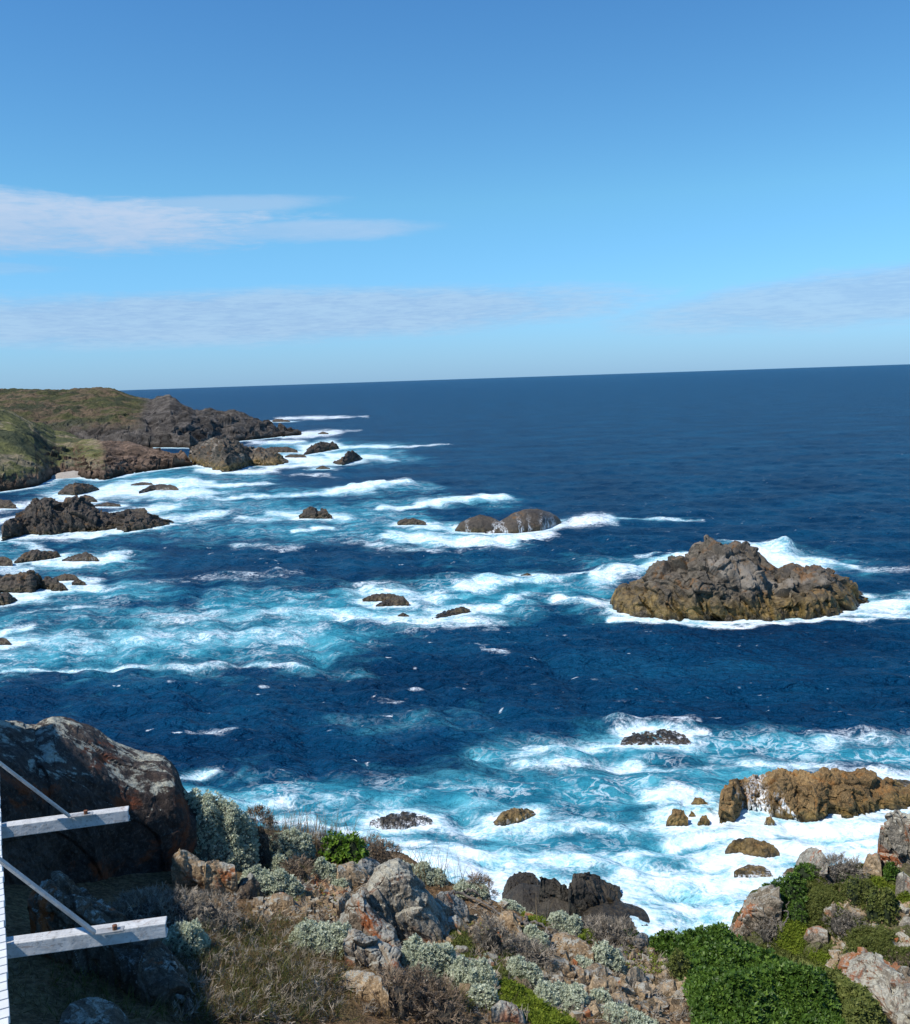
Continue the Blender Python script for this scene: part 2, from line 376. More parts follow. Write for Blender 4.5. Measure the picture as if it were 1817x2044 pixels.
SRK = [
 ('jagged brown double rock in foam far left of the twin domes', 1, [(1195,620),(1215,600),(1240,583),(1260,588),(1270,606),(1290,590),(1305,590),(1312,610),(1326,622)], 632, .5),
 ('flat low brown rock at the left end of the foam by the twin domes', 1, [(1588,645),(1600,635),(1650,629),(1690,640),(1702,648)], 658, .4),
 ('cone shaped rock in the white water beyond the headland island', 1, [(1330,407),(1352,400),(1372,385),(1390,366),(1410,361),(1430,378),(1447,392)], [(1330,412),(1370,419),(1447,394)], .5),
 ('humped grey rock ringed by surf off the far headland', 1, [(1214,377),(1240,350),(1270,334),(1300,326),(1340,335),(1352,352)], [(1214,379),(1352,354)], .5),
 ('low dark ledge just behind the headland island', 1, [(1052,358),(1080,347),(1150,347),(1188,360)], 368, .5),
 ('thin flat reef beside the humped grey rock', 1, [(1138,384),(1160,375),(1215,376),(1224,384)], 388, .5),
 ('small round rock left of the cone shaped one', 1, [(1262,430),(1288,420),(1318,430)], 434, .5),
 ('tiny reef far out by the tip of the far headland', 1, [(1088,240),(1110,232),(1150,238),(1160,244)], 246, .5),
 ('small rock in the surf close under the far headland tip', 1, [(1270,292),(1290,284),(1312,291)], 295, .5),
 ('brown rock hump just off the pebble cove', 1, [(232,530),(268,500),(320,488),(370,496),(398,512)], [(232,536),(300,540),(398,518)], .5),
 ('low brown ledge between the cove and the big dark rock', 1, [(305,552),(345,535),(375,545),(388,560)], 566, .5),
 ('sliver of rock in white water off the cove', 1, [(522,496),(570,486),(608,490),(612,497)], 500, .5),
 ('long low rock with water pouring off it', 1, [(555,524),(600,500),(650,494),(700,500),(714,514)], [(555,532),(620,520),(714,520)], .5),
 ('thin dark ledge between the long low rock and the large dark mass', 1, [(373,579),(430,568),(482,575)], 584, .5),
 ('dark rock at the left picture edge below the cove cliffs', 1, [(-60,565),(0,558),(40,556),(66,577)], 592, .5),
 ('flat shelf rock touching the right end of the large dark mass', 1, [(450,612),(530,594),(580,589),(590,604)], 612, .4),
 ('upper dark rock at the left picture edge', 1, [(-60,790),(0,784),(30,784),(52,803)], 822, .6),
 ('flat topped dark rock second from the left edge in the surf', 1, [(58,805),(100,770),(140,757),(230,764),(242,780)], [(58,812),(150,802),(242,786)], .5),
 ('low broken rock with foam on its left side', 1, [(248,798),(310,776),(350,767),(390,788),(396,800)], 803, .5),
 ('tall dark crag at the left edge with foam around its foot', 1, [(-60,880),(0,868),(60,855),(130,842),(165,864),(176,890)], [(-60,928),(130,928),(176,905)], .6),
 ('wedge shaped dark rock beside the tall left crag', 1, [(168,890),(188,861),(230,874),(262,904),(270,918)], [(168,912),(240,922),(270,920)], .5),
 ('small ledge behind the wedge shaped rock', 1, [(212,868),(260,851),(300,855),(316,872)], 880, .4),
 ('little rock at the right end of the left crag group', 1, [(288,886),(310,870),(344,888)], 899, .5),
 ('brown rock at the left edge in front of the tall crag', 1, [(-60,935),(0,925),(40,935),(68,957)], [(-60,985),(30,974),(68,960)], .6),
 ('lowest small rock at the left edge in white foam', 1, [(-50,1112),(0,1108),(30,1110),(44,1128)], 1137, .6),
 ('flat brown reef in the middle of the turquoise patch', 1, [(1448,954),(1490,935),(1560,932),(1606,944)], 963, .4),
 ('brown reef just in front of the flat one in the turquoise patch', 1, [(1500,980),(1550,956),(1590,945),(1612,939),(1634,968)], 982, .4),
 ('tiny round rock below the turquoise patch reefs', 1, [(1588,1018),(1610,1007),(1634,1019)], 1023, .5),
 ('low brown rock right of the turquoise patch reefs', 2, [(-90,577),(-60,560),(-10,545),(25,529),(60,541)], [(-90,582),(60,553)], .45),
 ('speck of rock in the foam crest behind the reefs', 2, [(262,403),(290,394),(308,404)], 409, .5),
]
for i, (lab, kk, top, fr, dep) in enumerate(SRK):
    if not isinstance(fr, list): fr = [(top[0][0], fr), (top[-1][0], fr)]
    loft('low_rock', lab, kk, top, fr, dep + .15, 'dark', e=1.1, seed=60 + i * 3, group=SR, wash=.45 if i in (12, 18) else 0, rough=1.9, fine=2.5)
loft('low_rock', 'large dark jagged rock mass with a long tail in the left surf', 1,
     [(8,690),(20,650),(60,625),(110,600),(140,565),(190,548),(230,558),(255,577),(300,546),(340,558),(380,590),(400,612),(470,622),(520,612),(580,612),(620,625),(694,648)],
     [(8,722),(50,712),(100,697),(200,697),(300,687),(400,682),(470,672),(500,688),(590,672),(694,652)], .5, 'dark', seed=21, nu=330, nv=150, rough=1.3, blk=3.0, group=SR, power=.4)
loft('island_rock', 'big humped brown island close off the far headland', 1,
     [(754,390),(768,350),(800,330),(850,318),(900,314),(950,328),(980,350),(1040,354),(1090,370),(1120,390),(1152,407)],
     [(754,392),(780,418),(840,428),(900,447),(960,437),(1000,422),(1100,420),(1152,409)], .6, 'stack', seed=25, nu=260, nv=130, rough=1.25, blk=5, power=.4)
loft('awash_rock', 'dark rock under a breaking wave with lacy foam on top', 2,
     [(660,1080),(700,1070),(760,1060),(820,1051),(870,1049),(900,1056),(940,1075)], [(660,1082),(940,1078)], .6, 'dark', wash=.8, seed=31, rough=1.5)
# brown ledge near the right shore
SL = 'brown rocks at the right in the white surf'
loft('rock_ledge', 'long golden brown rock ledge with white water pouring through a gap', 6,
     [(532,420),(538,260),(548,215),(620,165),(650,157),(672,178),(700,160),(745,144),(770,150),(800,166),(860,125),(900,110),(950,99),(1000,120),(1080,125),(1160,127),(1230,115),(1300,98),(1370,104),(1400,120),(1480,122),(1558,118),(1572,165),(1680,176),(1740,215),(1820,205),(1900,215)],
     [(532,440),(620,432),(700,350),(780,345),(850,360),(920,380),(960,405),(1050,400),(1200,425),(1300,380),(1400,398),(1510,378),(1680,348),(1900,315)], .3, 'brown', e=.8, nu=420, nv=220, wash=[(.11,.27,1.0),(.30,.34,.9)], seed=35, rough=1.25, blk=1.25, group=SL, power=.25)
for i, (lab, top, fr, w) in enumerate([
    ('leftmost brown rock of the surf group by the ledge', [(175,435),(190,398),(220,355),(262,343),(300,346),(324,395)], 452, .2),
    ('small upright brown rock between the leftmost one and the ledge', [(388,435),(420,382),(455,378),(468,425)], 452, .2),
    ('dark flat rock behind the small upright one', [(332,322),(352,290),(370,264),(405,264),(455,295)], 325, .2),
    ('tiny brown knob right of the leftmost surf rock', [(326,388),(345,354),(362,360),(374,390)], 395, .2),
    ('golden rock lump sitting in foam in front of the gap', [(835,440),(850,400),(880,392),(905,420)], 448, .6),
    ('yellowish broken rock alone in the white surf below the ledge', [(572,632),(600,590),(632,564),(700,566),(742,549),(790,570),(850,580),(900,600),(938,645)], [(572,640),(680,632),(740,658),(850,664),(938,652)], .25),
    ('dark rock slope nearly buried in foam near the shore', [(632,758),(740,736),(830,745),(895,790)], 796, .9),
    ('small grey rock at the water edge by the spur', [(955,785),(990,745),(1040,735),(1090,770)], 790, .6),
    ('low wet rock at the right edge behind the ledge', [(1640,190),(1700,150),(1800,155),(1880,190)], 200, .8)]):
    if not isinstance(fr, list): fr = [(top[0][0], fr), (top[-1][0], fr)]
    loft('surf_rock', lab, 6, top, fr, .6, 'brown', wash=w, seed=90 + 3 * i, group=SL, rough=1.8, fine=2)
loft('surf_rock', 'half drowned brown rock with swirling foam just off the bushes', 4, [(725,262),(800,232),(880,220),(960,216),(1050,236),(1075,252)], [(725,258),(800,290),(900,280),(1075,255)], .5, 'near_dark', wash=.95, seed=120, group=SL, rough=1.8, fine=2)
loft('surf_rock', 'small brown rock awash in the pale turquoise surf', 4, [(1408,248),(1460,190),(1540,178),(1600,187),(1634,200)], [(1408,255),(1450,264),(1540,252),(1634,205)], .5, 'brown', wash=.4, seed=124, group=SL, rough=1.8, fine=2)
# dark blocks at the cliff foot
CF = 'dark blocks at the foot of the cliff'
for i, (lab, top, fr) in enumerate([
    ('leftmost slanting dark block at the cliff foot with foam behind', [(240,600),(290,492),(340,447),(420,430),(500,440),(545,470),(565,500)], [(240,640),(400,600),(565,560)]),
    ('pointed dark block standing in the middle of the cliff foot group', [(558,700),(565,470),(572,430),(600,430),(700,476),(742,512),(748,700)], [(558,740),(748,740)]),
    ('narrow upright dark pillar rock between the pointed and the largest block', [(742,700),(752,520),(765,508),(792,510),(808,560),(812,700)], [(742,740),(812,740)]),
    ('largest dark block of the cliff foot group sloping down to the surf', [(808,760),(815,500),(850,480),(862,440),(910,429),(960,445),(1040,480),(1130,540),(1230,575),(1262,640),(1268,660)], [(808,800),(1000,770),(1170,705),(1268,685)]),
    ('low dark rubble ridge in front of the cliff foot blocks', [(250,655),(340,580),(420,545),(500,570),(560,580),(640,560),(740,610),(810,660),(840,760)], [(250,760),(840,830)]),
    ('lowest dark rock running into the foam at the cliff foot', [(900,860),(930,790),(1000,742),(1100,720),(1160,742),(1260,738),(1350,772),(1400,790),(1450,825),(1500,860)], [(900,920),(1300,915),(1500,890)])]):
    loft('shore_rock', lab, 5, top, fr, .75, 'near_dark', e=.85, seed=140 + 5 * i, group=CF, rough=.9 if i < 4 else .5, power=.3, nu=160, nv=150)
# ================================================================== HEADLANDS


def headland_mat(name, grass, dirt, rockc, lo, hi, shrub):
    m, t, b = newmat(name)
    g = t.add('ShaderNodeNewGeometry'); P = g.outputs['Position']
    sep = t.add('ShaderNodeSeparateXYZ', {0: P}); z = sep.outputs[2]
    nz = t.add('ShaderNodeSeparateXYZ', {0: g.outputs['Normal']}).outputs[2]
    n1 = t.noise(P, .035, 6, .6, .5); n2 = t.noise(P, .5, 6, .7)
    veg = t.ramp(n1, [(.38, shrub), (.46, grass), (.53, dirt), (.58, shrub), (.68, grass)])
    veg = t.mix(t.mr(n2, .45, .62, 0, .55), veg, tuple(x * .45 for x in shrub))
    rk = t.ramp(t.noise(t.scl(P, (1, 1, 2.2), (.3, .5, 0)), .13, 9, .75, 1.0), [(.36, tuple(x * .25 for x in rockc)), (.5, rockc), (.62, tuple(min(1, x * 2.0) for x in rockc))])
    zz = t.m('ADD', z, t.m('MULTIPLY', t.m('SUBTRACT', t.noise(P, .06, 5, .6), .5), (hi - lo) * 2.0))
    f = t.mr(zz, lo, hi)
    f = t.m('MULTIPLY', f, t.mr(nz, .35, .65))
    rk_ = t.add('ShaderNodeAttribute', attribute_name='rocky').outputs['Fac']; f = t.m('MULTIPLY', f, t.m('SUBTRACT', 1, t.mr(t.m('ADD', rk_, t.m('MULTIPLY', t.m('SUBTRACT', n1, .5), 1.2)), .3, .7)))
    c = t.mix(f, rk, veg)
    zr = t.m('ADD', z, t.m('MULTIPLY', n2, -1.5))
    c = t.mix(t.mr(zr, -.5, 1.3, .9, 0), c, (.025, .02, .014))
    bp = t.add('ShaderNodeBump', {'Height': t.m('ADD', n2, t.noise(P, 2.0, 5, .7)), 'Strength': .8, 'Distance': .8})
    t.put(b.inputs['Base Color'], c); b.inputs['Roughness'].default_value = .95; t.put(b.inputs['Normal'], bp.outputs[0])
    b.inputs['Specular IOR Level'].default_value = .1
    return m
M['far_head'] = headland_mat('far_headland', (.085, .088, .036), (.17, .12, .078), (.085, .075, .065), 7, 12, (.055, .062, .036))
M['mid_head'] = headland_mat('near_headland', (.18, .18, .07), (.32, .26, .17), (.15, .105, .075), 1.9, 3.4, (.09, .10, .055))

def headland(name, top, front, ridge, mat, seed, rocky=((0, 0), (1, 1)), rh=11.0, foam=1.0, prof=None, nu=520, nv=300, amp=1.0, blk=7.0):
    """hill between a shoreline (front) and a crest (top) that lies ridge metres behind it"""
    top = k(1, top); front = k(1, front)
    x = np.linspace(top[0, 0], top[-1, 0], nu)
    ty = np.interp(x, top[:, 0], top[:, 1]); fy = np.maximum(np.interp(x, front[:, 0], front[:, 1]), ty + .8)
    B = sea(x, fy); rd = np.interp(np.linspace(0, 1, nu), *zip(*ridge))
    d = ray(x, ty); hd = np.linalg.norm(d[:, :2], axis=1); bd = np.linalg.norm(B[:, :2], axis=1); dh = d[:, :2] / hd[:, None]
    R = CAM + d * ((bd + rd) / hd)[:, None]; zr = np.maximum(R[:, 2], .3)
    nf = int(nv * .75); v = np.linspace(0, 1, nf)
    prof = prof or ((0, 0), (.06, .25), (.3, .45), (.7, .85), (1, 1))
    px_, pz_ = zip(*prof)
    hf = np.concatenate([v, 1 + np.linspace(0, 1, nv - nf + 1)[1:] * 1.0])
    vf = np.concatenate([np.interp(v, px_, pz_), 1 - np.linspace(0, 1, nv - nf + 1)[1:] ** 1.5 * 1.15])
    P = np.zeros((nu, nv, 3)); P[..., :2] = B[:, None, :2] + dh[:, None] * (rd[:, None, None] * hf[None, :, None])
    P[..., 2] = zr[:, None] * vf[None]
    Q = P.reshape(-1, 3)
    zn = np.clip(Q[:, 2] / 8, 0, 1)
    c1, _ = cells(Q * np.array([1, .6, 1.2]) / blk, seed); c2, _ = cells(Q * np.array([1, .6, 1.2]) / blk * 3, seed + 4)
    V = np.tile(hf, nu)
    q2 = Q[:, :2]
    rky = np.clip(1.25 - Q[:, 2] / rh, .10, 1)
    sl = np.clip((1 - np.abs(V - 1) * 3), 0, 1)            # keep the crest where it is
    dz = fbm(q2 / 42, 4, seed + 8) * 7.0 * (1 - sl) * np.clip(V * 5, 0, 1) * zn + (c1 * 1.6 + c2 * .7) * rky * np.where(V > .005, 1, .4)
    dz += fbm(q2 / 3.0, 4, seed + 3) * .7
    Q[:, 2] += dz * amp
    Q[:, 1] += (c1 * 1.0) * rky * amp
    P = Q.reshape(nu, nv, 3); P[:, 0, 2] = -1.5
    ob = mesh(name, P.reshape(-1, 3), gridq(nu, nv), M[mat], attrs={'rocky': np.repeat(np.interp(np.linspace(0, 1, nu), *zip(*rocky)), nv)}); tag(ob, kind='structure')
    st = max(1, nu // 40)
    SEA_FOOT.append((B[::st, :2], B[::st, :2] + dh[::st] * rd[::st, None], foam, bd.mean()))
    return ob
headland('far_headland', [(-1900,60),(-1000,100),(-400,118),(-100,112),(0,114),(100,112),(250,117),(400,112),(470,121),(540,145),(615,156),(640,144),(690,141),(716,165),(735,185),(790,205),(850,199),(900,214),(940,199),(980,214),(1040,240),(1090,258),(1130,280),(1204,292)],
         [(-1900,470),(-400,370),(0,360),(520,352),(620,348),(760,349),(850,334),(960,322),(1100,308),(1204,297)], [(0, 260), (.74, 230), (.804, 160), (.855, 120), (.922, 60), (.974, 25), (1, 8)], 'far_head', 41, ((0, 0), (.78, .15), (.825, 1), (1, 1)), nu=820,
         prof=((0, 0), (.04, .28), (.22, .52), (.5, .86), (.62, .84), (1, 1)), blk=11, amp=1.4)
headland('headland', [(-1900,40),(-500,120),(-100,150),(0,178),(70,212),(150,264),(230,300),(330,318),(400,330),(470,336),(520,330),(600,346),(690,366),(740,372),(782,412)],
         [(-1900,700),(-500,560),(-100,535),(0,526),(100,512),(150,502),(200,476),(235,464),(300,462),(345,474),(420,480),(500,457),(640,437),(782,419)], [(0, 150), (.52, 130), (.713, 110), (.833, 75), (.904, 45), (.966, 22), (1, 5)], 'mid_head', 47, ((0, 0), (.838, .0), (.885, 1), (1, 1)), nu=820, rh=4.5,
         prof=((0, 0), (.04, .22), (.10, .30), (.40, .42), (.75, .72), (.85, .80), (1, 1)), blk=5)
# pale pebble cove between the cliffs
bc = sea(*k(1, [(262, 466)]).T)[0]
bx, by = np.meshgrid(np.linspace(-1, 1, 40), np.linspace(-1, 1, 30), indexing='ij')
Vb = np.stack([bc[0] + bx * 7.5 + by * 2, bc[1] + by * 9, 1.1 + 1.2 * by - 1.6 * (bx ** 2 + by ** 2) + .25 * fbm(np.stack([bx * 5, by * 5], -1), 3, 5)], -1).reshape(-1, 3)
tag(mesh('pebble_beach', Vb, gridq(40, 30), plain('pale_pebbles', (.42, .38, .32), .95, .35, 2, .5), smooth=True), kind='structure')

# ================================================================== SEA
TEAL = [(0,1300,650,1275,45,.95),(0,1240,500,1235,30,.6),(450,1215,1000,1190,42,.9),(880,1165,1180,1170,30,.9),(350,1000,820,1040,30,.75),(500,1060,1000,1062,22,.75),(100,950,420,965,28,.8),(200,1050,500,1060,22,.7),
 (0,1100,250,1120,25,.7),(0,1180,250,1190,28,.8),(420,985,850,975,12,.7),(720,1005,1010,1000,12,.7),(540,900,780,900,20,.8),(330,930,520,950,12,.7),(1180,1120,1400,1130,25,.6),(1450,1110,1700,1130,25,.6),(1150,1215,1260,1230,20,.5),(1680,1200,1900,1200,20,.6),(1200,1030,1400,1034,6,.5),
 (560,1590,1500,1560,60,.95),(380,1600,700,1640,50,.9),(1000,1490,1900,1500,34,.9),(1050,1700,1900,1700,130,1),(760,1680,1250,1750,80,1),(1100,1850,1600,1850,80,1),(700,1430,950,1440,30,.4),(400,1540,900,1540,22,.55),(250,1320,750,1345,12,.5),(1350,1330,1700,1330,14,.15),(820,1120,1150,1110,14,.35)]
FOAM = [(545,837,640,834,2.5,.95),(640,834,735,831,1.5,.8),(595,866,665,862,6,1),(650,864,720,858,2,.8),(640,893,780,890,3,.95),(760,892,865,892,2,.85),(500,884,600,880,5,.9),(545,912,700,918,8,1),(600,895,660,885,6,.95),(660,905,770,912,6,.95),(390,938,560,937,5,.95),(560,930,690,922,5,.9),
 (120,992,300,975,12,.95),(220,970,400,962,8,.85),(300,985,395,978,8,.85),(350,970,540,963,3.5,.85),(420,990,640,982,5,.68),(620,980,720,975,6,1),(700,974,815,966,6,1),(580,946,670,948,3,.6),(0,1015,110,995,7,.95),(0,1035,60,1030,5,.9),(240,1022,340,1010,9,.85),(280,1035,430,1030,9,.8),(0,1078,200,1064,5,1),(200,1064,345,1047,5,.95),
 (760,1015,860,1008,5,.95),(840,1006,1005,996,6,1),(560,1030,690,1032,8,.78),(500,1035,560,1040,5,.6),(590,1062,630,1060,2.5,.9),(625,1056,660,1052,2.5,.95),(780,1068,1000,1078,9,.9),(820,1050,910,1050,8,.75),(900,1078,1100,1066,7,1),(1080,1056,1200,1033,9,1),(1200,1031,1320,1032,3,.75),(1320,1032,1410,1036,2,.6),(480,1088,600,1092,6,.55),(700,1080,860,1090,6,.5),
 (90,1122,250,1112,7,.95),(0,1138,70,1136,6,.9),(0,1205,90,1190,10,1),(60,1162,190,1158,7,.9),(60,1185,200,1172,7,.85),(0,1262,60,1256,6,.95),(0,1290,40,1285,6,.85),(150,1060,260,1056,4,.8),(30,1085,150,1088,3,.65),
 (560,1215,860,1245,14,.62),(720,1172,860,1190,14,.66),(700,1230,980,1245,12,.7),(918,1168,1000,1158,8,1),(980,1158,1100,1148,5,.85),(860,1220,990,1212,10,.85),(1000,1200,1070,1180,8,.6),(1100,1150,1200,1140,5,.6),(1130,1195,1225,1212,9,.92),(1190,1152,1330,1130,9,.95),(1300,1128,1380,1110,10,1),(1260,1105,1350,1098,4,.7),(1455,1092,1560,1100,7,1),(1500,1115,1625,1135,14,1),(1620,1120,1720,1133,4,.65),(1725,1200,1850,1192,9,.9),(1700,1215,1850,1218,6,.7),(1230,1237,1480,1246,3,1),(1480,1247,1730,1226,4,1),(1740,1140,1817,1140,6,.55),
 (0,1340,260,1334,3,.75),(260,1334,620,1335,3,.55),(0,1285,600,1270,22,.48),(300,1240,700,1225,12,.5),(200,1180,600,1150,5,.4),(60,1225,200,1215,4,.5),
 (1050,1490,1230,1480,14,.66),(1040,1515,1260,1520,14,.62),(1225,1445,1370,1440,8,.62),(1240,1462,1390,1465,6,.75),(1290,1535,1450,1530,8,.45),(1480,1525,1640,1530,12,.6),(1640,1480,1817,1465,14,.45),(1690,1555,1840,1545,12,.75),(1560,1545,1700,1550,6,.5),
 (1290,1590,1400,1600,16,.97),(1310,1625,1420,1640,16,.95),(1330,1672,1540,1668,10,1),(1500,1660,1850,1650,16,1),(1400,1640,1530,1640,14,1),(760,1700,980,1740,28,.8),(900,1690,1250,1720,24,.75),(1000,1770,1300,1780,34,.88),(1250,1700,1420,1700,14,.8),(1420,1725,1720,1700,22,.92),(1280,1750,1480,1780,34,.93),(1300,1850,1460,1850,30,.9),(1550,1690,1800,1680,14,.9),(1180,1830,1300,1850,20,.9),(1350,1800,1480,1820,22,.85),
 (750,1640,870,1632,8,.8),(740,1660,860,1672,8,.7),(370,1545,430,1530,7,.75),(380,1590,560,1600,12,.6),(480,1620,640,1655,12,.75),(600,1640,760,1660,10,.7),(640,1590,1000,1600,12,.42),(900,1640,1250,1645,16,.62),(1000,1625,1060,1640,6,.6),(750,1560,1000,1560,8,.36),(380,1465,480,1460,6,.5),(700,1395,800,1400,5,.3),(1230,1400,1330,1402,3,.25)]
CREST = [(700,974,815,967,6,1.4),(860,1004,1005,997,6,1.3),(1440,1098,1560,1102,9,2.2),(920,1166,1070,1152,8,1.0),(1100,1044,1195,1034,7,1.0),(1130,1205,1220,1215,8,.8),(1240,1450,1370,1450,8,.8),(1290,1600,1400,1610,16,.9),(1190,1150,1370,1115,10,.8),(300,970,380,965,10,1.2)]

def strokes(X, Y, L, pw=2.0):
    out = np.zeros(X.shape)
    for (x0, y0, x1, y1, hh, st) in L:
        a = sea(x0, y0); b = sea(x1, y1); c = (a + b) / 2; dist = np.hypot(c[0], c[1])
        lat = dist / F; dep = dist * dist / (H * F)           # metres per picture unit across / along the view at this spot
        ang = math.atan2(c[0], c[1]); ca, sa = math.cos(ang), math.sin(ang)
        R = max(hh * dep * 3 + abs(a[1] - b[1]) + abs(a[0] - b[0]) + hh * lat * 8, 1)
        m = (np.abs(X - c[0]) < R + abs(a[0] - b[0])) & (np.abs(Y - c[1]) < R + abs(a[1] - b[1]))
        if not m.any(): continue
        def loc(xx, yy):
            xx = xx - c[0]; yy = yy - c[1]
            return (xx * ca - yy * sa) / (lat * 2.2), (xx * sa + yy * ca) / dep
        px_, py_ = loc(X[m], Y[m]); ax, ay = loc(a[0], a[1]); bx_, by_ = loc(b[0], b[1])
        dx, dy = bx_ - ax, by_ - ay
        tt = np.clip(((px_ - ax) * dx + (py_ - ay) * dy) / (dx * dx + dy * dy + 1e-9), 0, 1)
        dd = np.hypot(px_ - ax - tt * dx, py_ - ay - tt * dy) / hh
        out[m] = np.maximum(out[m], st * np.exp(-(dd / 1.25) ** pw))
    return out

def build_sea():
    na, nr = 1500, 1300
    az = np.concatenate([np.linspace(-75, -31, 60)[:-1], np.linspace(-31, 31, na), np.linspace(31, 75, 60)[1:]]) * PI / 180
    inv = np.concatenate([np.linspace(1 / 20., 1 / 1500., nr), 1 / np.array([1700., 2000, 2400, 3000, 4000, 6000, 9000, 14000, 22000, 40000])])
    r = 1 / inv; dr = np.abs(np.gradient(r))
    A, Rr = np.meshgrid(az, r, indexing='ij'); DR = np.broadcast_to(dr, A.shape)
    X = Rr * np.sin(A); Y = Rr * np.cos(A)
    # warp the painted-in-metres patches a little so their rims are ragged
    wx = fbm(np.stack([X, Y], -1) / 9, 4, 61) * 2.2 + fbm(np.stack([X, Y], -1) / 30, 3, 67) * 3 * np.clip(Rr / 120, .1, 3)
    wy = fbm(np.stack([X, Y], -1) / 9, 4, 63) * 3.5 + fbm(np.stack([X, Y], -1) / 30, 3, 69) * 6 * np.clip(Rr / 120, .1, 3) + fbm(np.stack([X / 18, Y / 60], -1), 3, 59) * 14 * np.clip(Rr / 200 - 1, 0, 3)
    wk = np.clip(Rr / 130, .15, 1.2)
    Xw, Yw = X + wx * wk, Y + wy * wk
    teal = strokes(Xw, Yw, TEAL, 2.0)
    foam = strokes(X + wx * wk * .8, Y + wy * wk * .8, FOAM, 1.7)
    crest = strokes(X + wx * .2, Y + wy * .2, CREST, 2)
    near = np.zeros(X.shape)
    for fr, bk, st, bd in SEA_FOOT:
        wd = .45 + bd * .010
        pts = np.concatenate([fr, bk]); lo = pts.min(0) - wd * 4; hi = pts.max(0) + wd * 4
        m = (X > lo[0]) & (X < hi[0]) & (Y > lo[1]) & (Y < hi[1])
        if not m.any(): continue
        xm, ym = X[m], Y[m]; dmin = np.full(xm.shape, 1e9)
        for arr in (fr, bk):
            for i in range(len(arr) - 1):
                a, b = arr[i], arr[i + 1]; dx, dy = b - a
                tt = np.clip(((xm - a[0]) * dx + (ym - a[1]) * dy) / (dx * dx + dy * dy + 1e-9), 0, 1)
                dmin = np.minimum(dmin, np.hypot(xm - a[0] - tt * dx, ym - a[1] - tt * dy))
        near[m] = np.maximum(near[m], st * np.exp(-(dmin / wd) ** 1.3))
    foam = np.maximum(foam, near * .92); teal = np.clip(np.maximum(teal, near * .7), 0, 1)
    # waves: many travelling trains, short ones only where the mesh can carry them
    Z = np.zeros(X.shape); rg = np.random.default_rng(11)
    gust = .6 + .8 * vnoise(np.stack([X / 26, Y / 26], -1), 5)
    for i in range(46):
        lam = 1.3 * (1.115 ** i) * (.9 + .2 * rg.random())
        if lam > 60: break
        th = math.radians(245 + rg.normal() * 34); kx, ky = math.cos(th) * 2 * PI / lam, math.sin(th) * 2 * PI / lam
        amp = .0205 * lam ** .68 * math.exp(-max(0, lam - 5) / 8)
        res = np.exp(-(DR * abs(ky) / 2.4) ** 2)
        ph = kx * X + ky * Y + rg.random() * 6.28 + 1.5 * fbm(np.stack([X, Y], -1) / (lam * 5 + 4), 2, 200 + i)
        s = np.sin(ph); Z += amp * (s + .28 * np.cos(2 * ph)) * res * (gust if lam < 8 else 1)
    caps = np.clip((Z - .26) * 4, 0, 1) * np.clip((vnoise(np.stack([X / 3, Y / 3], -1), 77) - .62) * 6, 0, 1) * .8 * np.clip((Rr - 45) / 30, 0, 1) * np.clip(1 - Rr / 900, 0, 1)
    foam = np.maximum(foam, caps * .95)
    Z += crest * (.5 + .55 * np.clip(fbm(np.stack([X, Y], -1) * .22, 4, 90) + .35, 0, 1)) + foam * (fbm(np.stack([X, Y], -1) * 1.1, 4, 91) * .16) * np.clip(1 - Rr / 500, 0, 1)
    Z += .25 * fbm(np.stack([X * .08, Y * .16], -1), 2, 95) * np.clip(1 - Rr / 800, 0, 1)
    calm = 1 - .85 * np.clip(near * 1.3, 0, 1); Z *= calm
    V = np.stack([X, Y, Z], -1).reshape(-1, 3)
    m, t, b = newmat('sea_water')
    P = t.add('ShaderNodeNewGeometry').outputs['Position']
    af = t.add('ShaderNodeAttribute', attribute_name='foam').outputs['Fac']; at = t.add('ShaderNodeAttribute', attribute_name='teal').outputs['Fac']
    n0 = t.noise(t.scl(P, (1, 1.6, 1)), .045, 5, .6)
    deep = t.ramp(n0, [(.35, (.0015, .028, .076)), (.52, (.002, .044, .108)), (.68, (.004, .068, .145))])
    tq = t.ramp(t.noise(t.scl(P, (1, 1.8, 1), (0, 0, .2)), .22, 6, .6, .6), [(.3, (.007, .095, .165)), (.5, (.028, .225, .315)), (.68, (.09, .39, .48))])
    tn = t.noise(t.scl(P, (1, 1.9, 1), (0, 0, .25)), .16, 7, .65, .8)
    tf = t.mr(t.m('ADD', at, t.m('MULTIPLY', t.m('SUBTRACT', tn, .5), 1.7)), .20, .95)
    c = t.mix(tf, deep, tq)
    milky = t.mr(t.m('ADD', af, t.m('MULTIPLY', t.m('SUBTRACT', tn, .5), .9)), .15, .85, 0, .9)
    c = t.mix(t.m('MULTIPLY', milky, t.mr(at, .1, .6)), c, (.27, .61, .69))
    # lacy foam: ridged threads where thin, solid where thick
    wv = t.add('ShaderNodeTexNoise', {'Vector': P, 'Scale': .35, 'Detail': 3}); 
    Pd = t.add('ShaderNodeVectorMath', {0: P, 1: t.add('ShaderNodeVectorMath', {0: wv.outputs['Color'], 'Scale': 2.2}, operation='SCALE').outputs[0]}, operation='ADD').outputs[0]
    r1 = t.noise(t.scl(Pd, (1, 1.5, 1), (0, 0, .3)), .75, 7, .62, .5)
    rid = t.m('SUBTRACT', 1, t.m('ABSOLUTE', t.m('MULTIPLY', t.m('SUBTRACT', r1, .5), 4.2)))
    r2 = t.noise(t.scl(Pd, (1, 1.4, 1)), 2.2, 5, .6, .3)
    rid2 = t.m('SUBTRACT', 1, t.m('ABSOLUTE', t.m('MULTIPLY', t.m('SUBTRACT', r2, .5), 5)))
    r3 = t.noise(t.scl(Pd, (1, 1.3, 1)), 5.5, 4, .6, .3)
